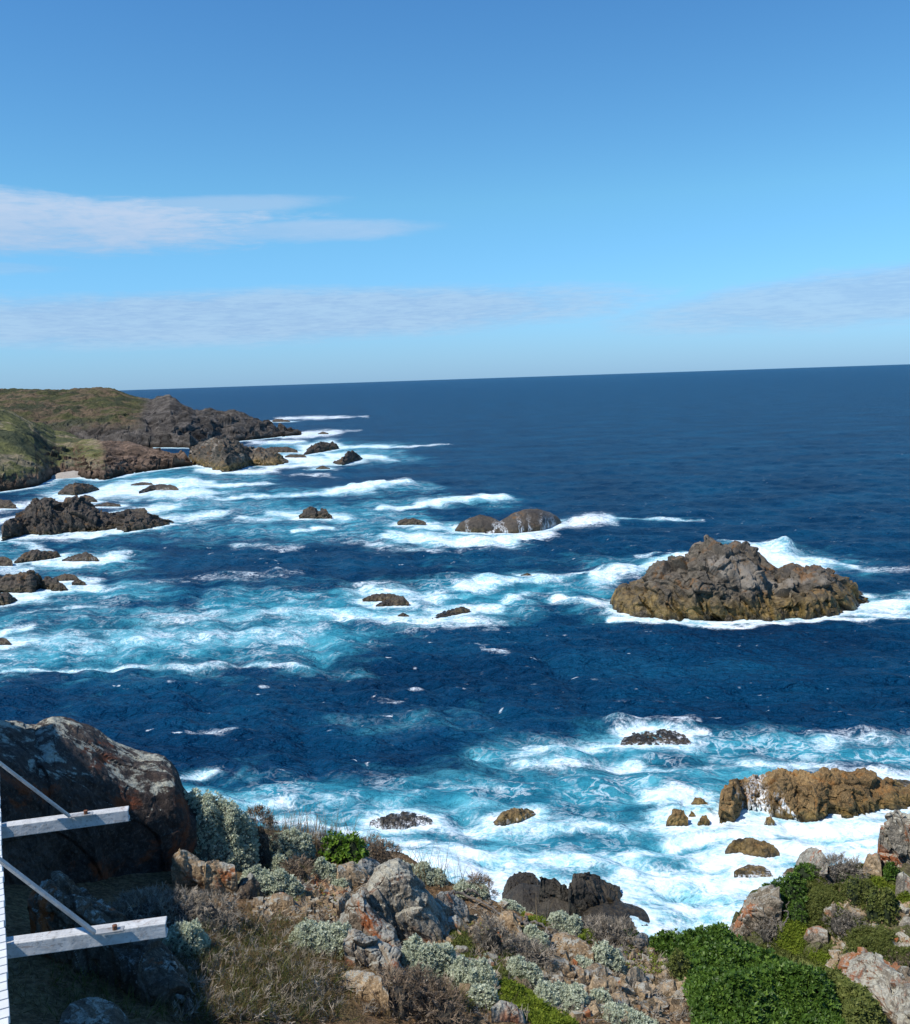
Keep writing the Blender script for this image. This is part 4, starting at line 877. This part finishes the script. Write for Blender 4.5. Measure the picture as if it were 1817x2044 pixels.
mat_bush('little green cushion above the flat tan slab', 5, [(840,930),(930,915),(1010,960),(1020,1015),(900,1010)], .08, 'fine', 'moss', .035, 1500, 535, 'moss_cushion', 'moss', MS)
mat_bush('green cushion below the rim strip of silver bushes', 5, [(400,760),(520,750),(620,800),(635,880),(480,860)], .08, 'fine', 'moss', .035, 1800, 537, 'moss_cushion', 'moss', MS)
mat_bush('green cushion on the rim left of the pale rock', 5, [(1250,915),(1350,900),(1470,905),(1480,960),(1330,990)], .12, 'green', 'green', .045, 1500, 539, 'moss_cushion', 'moss', MS)
mat_bush('olive mat in the dry grass right of the middle boulder', 4, [(1150,840),(1220,850),(1300,930),(1290,1010),(1180,950)], .07, 'fine', 'olive', .035, 1500, 541, 'moss_cushion', 'moss', MS)
mat_bush('yellow green mat left of the thin silver bush', 5, [(100,1200),(220,1210),(320,1330),(280,1400),(150,1320)], .07, 'fine', 'olive', .035, 1500, 543, 'moss_cushion', 'moss', MS)
SM = 'low mats of scrub on the spur'
mat_bush('bright yellow green mat sloping down the left middle of the spur', 6, [(900,1090),(1050,1060),(1120,1150),(1100,1290),(1180,1400),(1350,1420),(1320,1330),(1200,1280),(1050,1330),(950,1290),(880,1180)], .3, 'fine', 'moss', .075, 8000, 545, 'scrub_mat', 'scrub', SM)
mat_bush('yellow green mat below the crag at the right of the spur', 6, [(1480,830),(1620,790),(1700,860),(1817,930),(1860,1010),(1740,1010),(1640,930),(1520,900)], .3, 'fine', 'moss', .075, 5000, 547, 'scrub_mat', 'scrub', SM)
mat_bush('olive mat across the lower right of the spur', 6, [(1380,1180),(1500,1130),(1650,1180),(1700,1300),(1860,1330),(1860,1440),(1650,1380),(1450,1360),(1380,1280)], .3, 'fine', 'olive', .08, 8000, 549, 'scrub_mat', 'scrub', SM)
mat_bush('olive brown mat over the middle of the spur between the dark bushes', 6, [(1080,900),(1250,880),(1400,850),(1480,960),(1400,1100),(1290,1160),(1150,1120),(1080,1020)], .25, 'fine', 'olive', .075, 6000, 553, 'scrub_mat', 'scrub', SM)
DS = 'grey dead looking shrubs'
for lab, kk, bx_, lo, sd, mt in [
    ('big dark grey dry shrub in shade in front of the huge boulder', 3, (560,955,1270,1300), 3, 551, 'dead'),
    ('dark dry shrub hugging the right side of the tall silver bush', 3, (1320,560,1520,900), 1, 553, 'deadbrown'),
    ('grey ball shaped dry shrub in the middle of the slope', 5, (20,800,285,1110), 1, 555, 'dead'),
    ('grey low dry shrub right of the ball shaped one', 5, (270,975,650,1230), 2, 557, 'dead'),
    ('tangle of bare grey branches near the rim', 5, (905,820,1360,1060), 2, 559, 'dead'),
    ('brown twiggy shrub right of the bright green plant', 4, (645,318,885,480), 2, 561, 'deadbrown'),
    ('dark twiggy shrub at the bottom centre', 4, (775,1085,1240,1380), 3, 563, 'deadbrown'),
    ('brown twiggy scrub on the rim right of the hidden silver bush', 4, (1255,550,1400,660), 1, 565, 'deadbrown'),
    ('dark brown shrub behind the knobbly rock', 3, (1560,860,1720,1010), 1, 567, 'deadbrown')]:
    bush(lab, kk, bx_, 'twig', mt, .11, 1.5, sd, 'dry_shrub', 'shrub', DS, lobes=lo, jit=.7, core=.80, lump=.35, hmul=.8)
SS = 'scrub on the right spur'
for lab, bx_, kd, mt, sd, lo, sz in [
    ('dark green bush at the left end of the spur behind the reddish shoulder', (840,832,1110,1050), 'green', 'green', 601, 2, .11),
    ('dark green bush on the spur rim under the pale lichened rock', (1040,735,1210,840), 'green', 'green', 603, 1, .11),
    ('large brown leafless shrub on the back rim of the spur', (1195,690,1510,900), 'twig', 'dead', 605, 3, .22),
    ('big olive bush in the middle of the spur', (1390,830,1560,1040), 'fine', 'olive', 607, 2, .09),
    ('dark olive bush right of the big olive one', (1520,900,1710,1150), 'green', 'olive', 609, 2, .10),
    ('green bush at the left of the stepped pale blocks', (1320,775,1500,880), 'fine', 'green', 611, 2, .09),
    ('green tuft between the crag and the upright rock', (1640,735,1720,840), 'green', 'green', 613, 1, .10),
    ('green bush hanging below the bare white branch', (900,1000,1110,1180), 'fine', 'green', 615, 2, .10),
    ('bright moss patch beside the leaning tan rock', (1290,1010,1370,1110), 'fine', 'moss', 617, 1, .07),
    
    
    ('dry brown shrub right of the reddish shoulder', (800,1120,950,1260), 'twig', 'dead', 623, 2, .18),
    ('grey brown shrub right of the orange stained rock', (1270,1080,1480,1240), 'twig', 'dead', 625, 2, .18),
    ('olive bush at the lower right of the spur', (1500,1160,1690,1290), 'fine', 'olive', 627, 2, .09),
    ('brown twiggy bush at the right edge low on the spur', (1650,1330,1880,1450), 'twig', 'deadbrown', 629, 2, .16),
    ('yellow green bush at the right edge of the spur', (1720,960,1860,1040), 'fine', 'moss', 631, 2, .08),
    ('olive bush above the orange streaked corner rock', (1380,1280,1620,1400), 'fine', 'olive', 633, 3, .08),
    ('small dark bush right of the leaning tan rock', (1400,1090,1520,1180), 'green', 'olive', 635, 1, .09),
    ('mossy hump just below the stepped pale blocks', (1480,790,1640,850), 'fine', 'moss', 637, 2, .07),
    ('dark green sprig clump left of the upright grey rock', (1560,1010,1700,1110), 'green', 'green', 639, 1, .10)]:
    bush(lab, 6, bx_, kd, mt, sz, 1.25, sd, 'scrub_bush', 'bush', SS, lobes=lo, lump=.35, jit=.6, hmul=.8)

# ---- uncountable cover
def on_land(n, seed, kk, box, fn=None):
    r = np.random.default_rng(seed); (x0, y0), (x1, y1) = k(kk, [box[:2], box[2:]])
    p = hit(r.uniform(x0, x1, n), r.uniform(y0, y1, n)); p = p[p[:, 2] > .8]
    p[:, :2] += r.normal(size=(len(p), 2)) * .03; p[:, 2] = land(p[:, 0], p[:, 1])
    if fn is not None: p = p[fn(p)]
    return p
def cover(name, kind, mat, regs, size, seed, up=(0, 0, 1), jit=.5):
    r = np.random.default_rng(seed); P = np.concatenate([on_land(n, seed + i, kk, bx_) for i, (n, kk, bx_) in enumerate(regs)])
    V, Q, T = scatter(P, np.tile(np.array(up, float), (len(P), 1)), TPL[kind], size, r, jit)
    ob = mesh(name, V, Q, M[mat], attrs={'tint': T}); tag(ob, kind='stuff'); return ob
cover('dry_grass', 'blade', 'straw', [(3000, 3, (900,1120,1817,1765)), (1300, 4, (0,1000,900,1350)), (900, 4, (900,560,1800,1300)), (700, 5, (900,1000,1817,1696)), (500, 3, (40,1400,1000,1765))], .11, 701, jit=1.3)
cover('green_grass', 'blade', 'sedge', [(900, 3, (1000,1200,1700,1765)), (500, 4, (0,900,600,1350)), (600, 4, (1100,850,1700,1300)), (350, 3, (300,1300,1000,1765)), (300, 3, (1400,700,1817,1100))], .15, 711, jit=.8)
cover('rim_grass', 'thin', 'straw', [(160, 3, (1450,760,1817,860)), (260, 4, (100,330,700,450)), (120, 4, (900,520,1420,640)), (60, 5, (500,760,1300,900))], .55, 721, jit=.25)
cover('twig_litter', 'twig', 'dead', [(1500, 3, (900,1120,1817,1765)), (900, 5, (0,900,1817,1696)), (900, 4, (300,560,1800,1300))], .13, 731, up=(.3, .1, .35), jit=1.2)
cover('ground_cover', 'fine', 'olive', [(9500, 6, (700,830,1817,1450)), (2500, 6, (1000,720,1600,900))], .12, 741, jit=.7)
cover('low_herbs', 'fine', 'moss', [(500, 5, (1250,950,1817,1300)), (350, 4, (1100,800,1600,1300)), (300, 3, (1500,900,1817,1200)), (900, 6, (1000,1100,1817,1400))], .05, 751, jit=.7)
# gravel
r = np.random.default_rng(761)
P = np.concatenate([on_land(650, 762, 5, (560, 1000, 1817, 1696)), on_land(500, 763, 3, (1400, 1000, 1817, 1200)), on_land(500, 764, 4, (330, 560, 600, 800)), on_land(400, 765, 4, (1000, 600, 1800, 1200)), on_land(420, 766, 6, (1300, 900, 1817, 1400))])
cube = np.array([(-1,-1,-1),(1,-1,-1),(1,1,-1),(-1,1,-1),(-1,-1,1),(1,-1,1),(1,1,1),(-1,1,1)], float)
cq = np.array([(0,3,2,1),(4,5,6,7),(0,1,5,4),(1,2,6,5),(2,3,7,6),(3,0,4,7)])
n = len(P); sz = .012 + .035 * r.random(n) ** 2.5; dd = np.linalg.norm(P, axis=1); sz *= np.where(P[:, 1] > 16, 3, 1)
rv = r.normal(size=(n, 3, 3)); qv = np.linalg.qr(rv)[0]
V = np.einsum('nij,vj->nvi', qv, cube) * sz[:, None, None] * (.6 + .8 * r.random((n, 1, 3))) * (.75 + .5 * r.random((n, 8, 1))) + P[:, None]
tag(mesh('gravel', V.reshape(-1, 3), (cq[None] + (np.arange(n) * 8)[:, None, None]).reshape(-1, 4), M['tan']), kind='stuff')

# ---- loose stones big enough to count
protos = []
for q in range(6):
    c_, e_ = 10, 8
    u = np.linspace(0, 2 * PI, 14, endpoint=False); v = np.linspace(-PI / 2, PI / 2, 9); U, W = np.meshgrid(u, v, indexing='ij')
    n_ = np.stack([np.cos(U) * np.cos(W), np.sin(U) * np.cos(W), np.sin(W)], -1).reshape(-1, 3); rr2 = np.random.default_rng(900 + q)
    pl = rr2.normal(size=(9, 3)); pl /= np.linalg.norm(pl, axis=1)[:, None]; dd_ = np.maximum(n_ @ pl.T, 1e-3); rad = np.minimum((rr2.uniform(.5, .8, 9) / dd_).min(1), 1)
    Vn = n_ * rad[:, None] * np.array([1, .75, .55]); a_ = np.arange(14 * 9).reshape(14, 9); b_ = np.roll(a_, -1, 0)
    protos.append((Vn, np.stack([a_[:, :-1], b_[:, :-1], b_[:, 1:], a_[:, 1:]], -1).reshape(-1, 4)))
pm = {}
r = np.random.default_rng(911)
for (n_s, kk_, bx_, grp, lab_, mt_, s0_, s1_) in [
    (34, 5, (560, 900, 1750, 1650), 'loose stones on the lower right of the slope', 'loose tan stone in the rubble left of the green bushes', 'tan', .05, .12),
    (26, 3, (1420, 940, 1817, 1180), 'loose stones behind the lone silver bush', 'small orange tan stone on the bare ground behind the lone silver bush', 'tan', .035, .09),
    (22, 4, (1100, 650, 1800, 1250), 'loose stones right of the middle boulder', 'brown grey stone in the dry grass right of the middle boulder', 'grey', .05, .12),
    (24, 6, (1250, 950, 1817, 1420), 'pale stones in the spur scrub', 'pale grey stone lying in the scrub of the right spur', 'pale', .12, .32)]:
    pts = on_land(n_s, 920 + n_s, kk_, bx_)
    for p_ in pts:
        q = int(r.integers(0, 6)); key = (q, mt_)
        if key not in pm: o = mesh('stone', protos[q][0], protos[q][1], M[mt_]); pm[key] = o
        else: o = pm[key].copy(); COL.objects.link(o)
        sc_ = r.uniform(s0_, s1_); o.location = (p_[0], p_[1], p_[2] + sc_ * .15); o.scale = (sc_, sc_, sc_ * r.uniform(.8, 1.3)); o.rotation_euler = (r.uniform(-.3, .3), r.uniform(-.3, .3), r.uniform(0, 6.28))
        tag(o, lab_, 'stone', grp)

# ---- dead branches
def tube(pts, rad, nseg=7):
    pts = np.array(pts, float); n = len(pts); T = np.gradient(pts, axis=0); T /= np.linalg.norm(T, axis=1)[:, None]
    a = np.cross(T, [.2, .9, .4]); a /= np.linalg.norm(a, axis=1)[:, None]; b = np.cross(T, a)
    th = np.linspace(0, 2 * PI, nseg, endpoint=False); rad = np.broadcast_to(rad, (n,))
    V = pts[:, None] + (a[:, None] * np.cos(th)[None, :, None] + b[:, None] * np.sin(th)[None, :, None]) * rad[:, None, None]
    i = np.arange(n * nseg).reshape(n, nseg); j = np.roll(i, -1, 1)
    return V.reshape(-1, 3), np.stack([i[:-1], j[:-1], j[1:], i[1:]], -1).reshape(-1, 4)
def branch(label, kk, lines, rad, lift, seed, mat='wood'):
    Vs, Qs = [], []; off = 0; r = np.random.default_rng(seed); o = None
    for ln in lines:
        q = k(kk, ln); t = np.linspace(0, len(q) - 1, len(q) * 5); x = np.interp(t, range(len(q)), q[:, 0]); y = np.interp(t, range(len(q)), q[:, 1])
        p = hit(x, y); p[:, 2] += lift + .02 * np.sin(t * 2.1) ; p += r.normal(size=p.shape) * .008
        p[:, 1] -= lift * 1.2
        V, Q = tube(p, np.linspace(rad, rad * .4, len(p))); Vs.append(V); Qs.append(Q + off); off += len(V); o = p[0] if o is None else o
    tag(mesh('dead_branch', np.concatenate(Vs), np.concatenate(Qs), M[mat], origin=o, smooth=True), label, 'branch', 'bare dead branches')
branch('dark dead branch arching above the grey ball shaped shrub', 4, [[(1150,690),(1180,650),(1240,645),(1320,690),(1400,740),(1445,765)], [(1240,645),(1290,640),(1330,655)]], .022, .14, 1)
branch('forked dead branch bent over the small dim silver bush', 5, [[(330,790),(370,825),(430,850),(500,860),(570,880),(625,920),(610,990)], [(430,850),(440,815),(430,800)], [(400,865),(480,885),(560,875)]], .02, .14, 2)
branch('pale bare branch curling out of the green bush on the spur', 6, [[(930,1140),(960,1090),(965,1050),(950,1010),(970,985)], [(965,1050),(900,1040),(880,1020)]], .025, .35, 3, 'wood')
branch('single dark stick on the rim left of the green bush', 6, [[(205,1195),(175,1165),(150,1145)]], .012, .12, 4)
branch('twisted bare branch low beside the flat topped angular rock', 5, [[(1640,1640),(1700,1610),(1740,1600)]], .008, .03, 5)
branch('pale curled twig lying below the middle boulder', 4, [[(565,1165),(620,1160),(660,1168)], [(890,1060),(893,1090)]], .01, .03, 6)

# ================================================================== DECK AND BEAMS
M['white'] = plain('white_paint', (.72, .74, .74), .5, .18, 14, .25)
M['whiteold'] = plain('worn_white_paint', (.60, .61, .60), .6, .35, 25, .4, stain=.6)
M['galv'] = plain('galvanised_strap', (.42, .43, .42), .5, .3, 30, .2, .3, .5)
M['rust'] = plain('rusty_bolt', (.20, .075, .035), .8, .5, 60, .5)
ZB = 23.30
def zhit(x, y, z): return sea(np.array([x]), np.array([y]), z)[0]
def box(c, ax, ay, az):
    c = np.array(c); V = np.array([c + a * ax + b * ay + d * az for a, b, d in [(-1,-1,-1),(1,-1,-1),(1,1,-1),(-1,1,-1),(-1,-1,1),(1,-1,1),(1,1,1),(-1,1,1)]])
    return V, cq.copy()
def join(bs):
    Vs, Qs = [], []; off = 0
    for V, Q in bs: Vs.append(V); Qs.append(Q + off); off += len(V)
    return np.concatenate(Vs), np.concatenate(Qs)
def bev(o, w):
    m = o.modifiers.new('bevel', 'BEVEL'); m.width = w; m.segments = 2; m.limit_method = 'ANGLE'; return o
def emp(name, loc):
    o = bpy.data.objects.new(name, None); COL.objects.link(o); o.location = loc; return o
def part(name, VQ, mat, par, bevel=0):
    V, Q = VQ; o = mesh(name, V - np.array(par.location)[None], Q, M[mat]); o.parent = par
    if bevel: bev(o, bevel)
    return o
up = np.array([0, 0, 1.0])
for (lab, root, end, h0, h1, s0, s1, drop) in [
    ('upper white beam with strut jutting over the huge boulder', (8, 1650), (256, 1617), 34, 30, (-75, 1466), (140, 1630), 0),
    ('lower white beam with strut jutting over the grey slab', (14, 1885), (331, 1843), 45, 39, (-90, 1648), (190, 1862), 0)]:
    a = zhit(*root, ZB); b = zhit(*end, ZB); dist = np.linalg.norm(b - CAM); ax = (b - a) / np.linalg.norm(b - a)
    a0 = a - ax * .5; hh = .025; sd = np.cross(up, ax); sd /= np.linalg.norm(sd)
    if sd[1] < 0: sd = -sd
    w = .023
    root_e = emp('outrigger_beam', tuple(a0)); tag(root_e, lab, 'beam', 'white outrigger beams under the deck')
    L = np.linalg.norm(b - a0); c = (a0 + b) / 2 + sd * w - up * hh
    t_ = .005
    part('beam', join([box(c - sd * (w - t_), ax * L / 2, sd * t_, up * hh), box(c + up * (hh - t_) + sd * t_, ax * L / 2, sd * (w - t_), up * t_), box(c - up * (hh - t_) + sd * t_, ax * L / 2, sd * (w - t_), up * t_)]), 'whiteold', root_e, .003)
    # strut, foot plate and bolt
    ft = zhit(*s1, ZB + .012) ; top = CAM + ray(*s0) / np.linalg.norm(ray(*s0)) * (np.linalg.norm(ft - CAM) * .97)
    sx = (ft - top) / np.linalg.norm(ft - top); sy = np.cross(sx, up); sy /= np.linalg.norm(sy); sz_ = np.cross(sy, sx)
    Ls = np.linalg.norm(ft - top)
    part('strut', box((ft + top) / 2, sx * Ls / 2, sy * .0095, sz_ * .005), 'galv', root_e, .002)
    fp = part('foot_plate', box(ft + ax * .045 + sd * .002, ax * .042, sd * .014, up * .003), 'galv', root_e, .001)
    th = np.linspace(0, 2 * PI, 9)[:-1]; bc_ = ft + ax * .06 + up * .010
    bv = np.concatenate([bc_ + np.stack([np.cos(th) * .008, np.sin(th) * .008, np.full(8, z)], -1) for z in (-.006, .007)] + [bc_[None] + up * .009])
    bq = [[i, (i + 1) % 8, 8 + (i + 1) % 8, 8 + i] for i in range(8)] + [[8, 9, 10, 16], [10, 11, 12, 16], [12, 13, 14, 16], [14, 15, 8, 16]]
    bo = mesh('bolt', bv - np.array(root_e.location), np.array(bq), M['rust']); bo.parent = root_e
# slatted deck
e0 = zhit(19, 2044, ZB + .03); e1 = zhit(-2, 1545, ZB + .03); ed = (e1 - e0) / np.linalg.norm(e1 - e0); inn = np.array([-ed[1], ed[0], 0]); inn = inn if inn[0] < 0 else -inn
deck = emp('slatted_deck', tuple(e0)); tag(deck, 'white painted slatted deck edge at the far left of the picture', 'deck')
bl = []; s = -1.6; rr_ = np.random.default_rng(4)
while s < 2.6:
    off_ = rr_.normal() * .0015
    bl.append(box(e0 + ed * (s + .03) + inn * (.85 + off_) - up * .012, ed * .0195, inn * .85, up * .012)); s += .044
part('deck_board', join(bl), 'white', deck, .002)
part('fascia', box(e0 + ed * .5 + inn * .035 - up * .075, ed * 2.1, inn * .02, up * .05), 'white', deck, .002)
for s in (-1.0, .55, 2.1):
    pb = e0 + ed * s + inn * .9; gz = float(land(pb[0], pb[1]))
    part('post', box([pb[0], pb[1], (gz + ZB - .02) / 2], ed * .05, inn * .05, up * (ZB - .02 - gz) / 2), 'white', deck, .004)
# house that shades the slope, standing behind the deck
hd = np.array([math.sin(math.radians(-27)), math.cos(math.radians(-27)), 0]); hn = np.array([-hd[1], hd[0], 0])
hc = np.array([-5.68, 5.6, 0]) 
house = emp('white_house', (hc[0] - 2, hc[1], 18)); tag(house, 'white weatherboard house with a tin roof left of the deck', 'house')
mid = hc - hd * 3.5 + hn * 3.0
M['tin'] = plain('tin_roof', (.35, .37, .38), .5, .2, 6, .2)
part('wall', join([box(mid + up * (17 + .2 * i), hd * (6.2 + .006 * (i % 2)), hn * (2.7 + .006 * (i % 2)), up * .0995) for i in range(42)]), 'white', house)
ev = 25.55
rv_ = [mid + s1 * hd * 6.6 + s2 * hn * 3.05 + up * (ev + (0 if s2 else 1.5)) + up * dz for dz in (0, .08) for s1 in (-1, 1) for s2 in (-1, 0, 1)]
rq = [(0,1,4,3),(1,2,5,4),(6,9,10,7),(7,10,11,8),(0,3,9,6),(2,8,11,5),(0,6,7,1),(1,7,8,2),(3,4,10,9),(4,5,11,10)]
part('roof', (np.array(rv_), np.array(rq)), 'tin', house)

# ================================================================== SKY, SUN, CAMERA
SUN_AZ, SUN_EL = -118.0, 54.0
w = bpy.data.worlds.new('World'); bpy.context.scene.world = w; w.use_nodes = True; t = NT(w)
bg = t.n['Background']
sky = t.add('ShaderNodeTexSky', sky_type='NISHITA', sun_disc=False, sun_elevation=math.radians(SUN_EL), sun_rotation=math.radians(SUN_AZ), altitude=50, air_density=1.0, dust_density=.35, ozone_density=2.2)
D = t.add('ShaderNodeTexCoord').outputs['Generated']
sp_ = t.add('ShaderNodeSeparateXYZ', {0: D})
az = t.m('MULTIPLY', t.m('ARCTAN2', sp_.outputs[0], sp_.outputs[1]), 57.2958); el = t.m('MULTIPLY', t.m('ARCSINE', sp_.outputs[2]), 57.2958)
cv = t.add('ShaderNodeCombineXYZ', {0: t.m('MULTIPLY', az, .17), 1: t.m('MULTIPLY', el, .62), 2: 0.0}).outputs[0]
n1 = t.noise(cv, 1.0, 9, .6, .5); n2 = t.noise(t.scl(cv, (1.0, 1.8, 1)), 3.2, 9, .66, .3)
nn = t.m('ADD', t.m('MULTIPLY', n1, .6), t.m('MULTIPLY', n2, .4))
def cloud(a0, wa, e0_, we, slope=0.0, amt=1.0, soft=.8, k_=2.4, pow_=2.0):
    da = t.m('DIVIDE', t.m('SUBTRACT', az, a0), wa); de = t.m('DIVIDE', t.m('SUBTRACT', t.m('SUBTRACT', el, e0_), t.m('MULTIPLY', t.m('SUBTRACT', az, a0), slope)), we)
    q = t.m('SUBTRACT', 1, t.m('ADD', t.m('MULTIPLY', da, da), t.m('MULTIPLY', de, de)))
    v = t.m('ADD', q, t.m('MULTIPLY', t.m('SUBTRACT', nn, .5), k_))
    return t.mr(v, 0.0, soft, 0, amt), de
c1, d1 = cloud(-27, 22, 9.0, 1.9, -.01, .92, .9, 2.3)
c2, d2 = cloud(-8, 9.5, 8.7, .75, .01, .5, .9, 1.4)
c3, d3 = cloud(-13, 8, 10.1, .6, .04, .42, .9, 1.4)
c4, d4 = cloud(-12, 28, 3.9, 1.85, .012, .8, .8, 1.5)
c5, d5 = cloud(26, 19, 3.8, 1.9, .05, .7, .8, 1.5)
c6, d6 = cloud(-26, 6, 6.6, .4, .0, .28, .9, 2.2)
hz = t.mr(el, 0, 4.8, .42, 0)
f = c1
for q in (c2, c3, c4, c5, c6): f = t.m('MAXIMUM', f, q)
tint = t.mix(t.mr(el, 0, 10, smooth=False), (.62, 1.10, 1.90), (.78, 1.44, 1.70)); tint = t.mix(t.mr(el, 10, 32, smooth=False), tint, (.47, 1.12, 1.74))
base = t.mix(1.0, sky.outputs[0], tint, 'MULTIPLY')
whit = t.ramp(t.mr(t.m('ADD', d1, t.m('MULTIPLY', t.m('SUBTRACT', nn, .5), 3)), -1.1, .7), [(0, (4.1, 6.2, 9.0)), (1, (5.9, 7.3, 9.5))])
lowc = t.mix(t.mr(t.m('ADD', nn, t.m('MULTIPLY', t.m('SUBTRACT', t.noise(t.scl(cv, (1.3, 3.2, 1)), 4.5, 8, .65, .4), .5), .6)), .36, .62), (3.9, 5.8, 8.7), (4.8, 6.9, 9.4))
whit = t.mix(t.mr(el, 6.2, 7.4), lowc, whit)
skyc = t.mix(f, t.mix(hz, base, (3.3, 5.6, 8.8)), whit)
t.put(bg.inputs[0], skyc); bg.inputs[1].default_value = .09

sd = bpy.data.lights.new('sun', 'SUN'); sd.energy = 5.0; sd.angle = math.radians(.5); sd.color = (1, .94, .855)
so = bpy.data.objects.new('sun', sd); COL.objects.link(so)
a, e = math.radians(SUN_AZ), math.radians(SUN_EL)
tow = Vector((math.sin(a) * math.cos(e), math.cos(a) * math.cos(e), math.sin(e)))
so.rotation_euler = tow.to_track_quat('Z', 'Y').to_euler(); so.location = (-30, 5, 60)

cd = bpy.data.cameras.new('camera'); co = bpy.data.objects.new('camera', cd); COL.objects.link(co)
cd.sensor_fit = 'VERTICAL'; cd.sensor_height = 24; cd.lens = 24 * F / 2044; cd.clip_end = 60000; cd.clip_start = .1
co.matrix_world = Matrix.Translation(Vector(CAM)) @ Rm.to_4x4()
sc = bpy.context.scene; sc.camera = co
sc.view_settings.view_transform = 'Standard'; sc.view_settings.look = 'None'; sc.view_settings.exposure = 0; sc.view_settings.gamma = 1
sc.cycles.max_bounces = 5; sc.cycles.diffuse_bounces = 2; sc.cycles.glossy_bounces = 2; sc.cycles.transparent_max_bounces = 4; sc.cycles.use_denoising = True
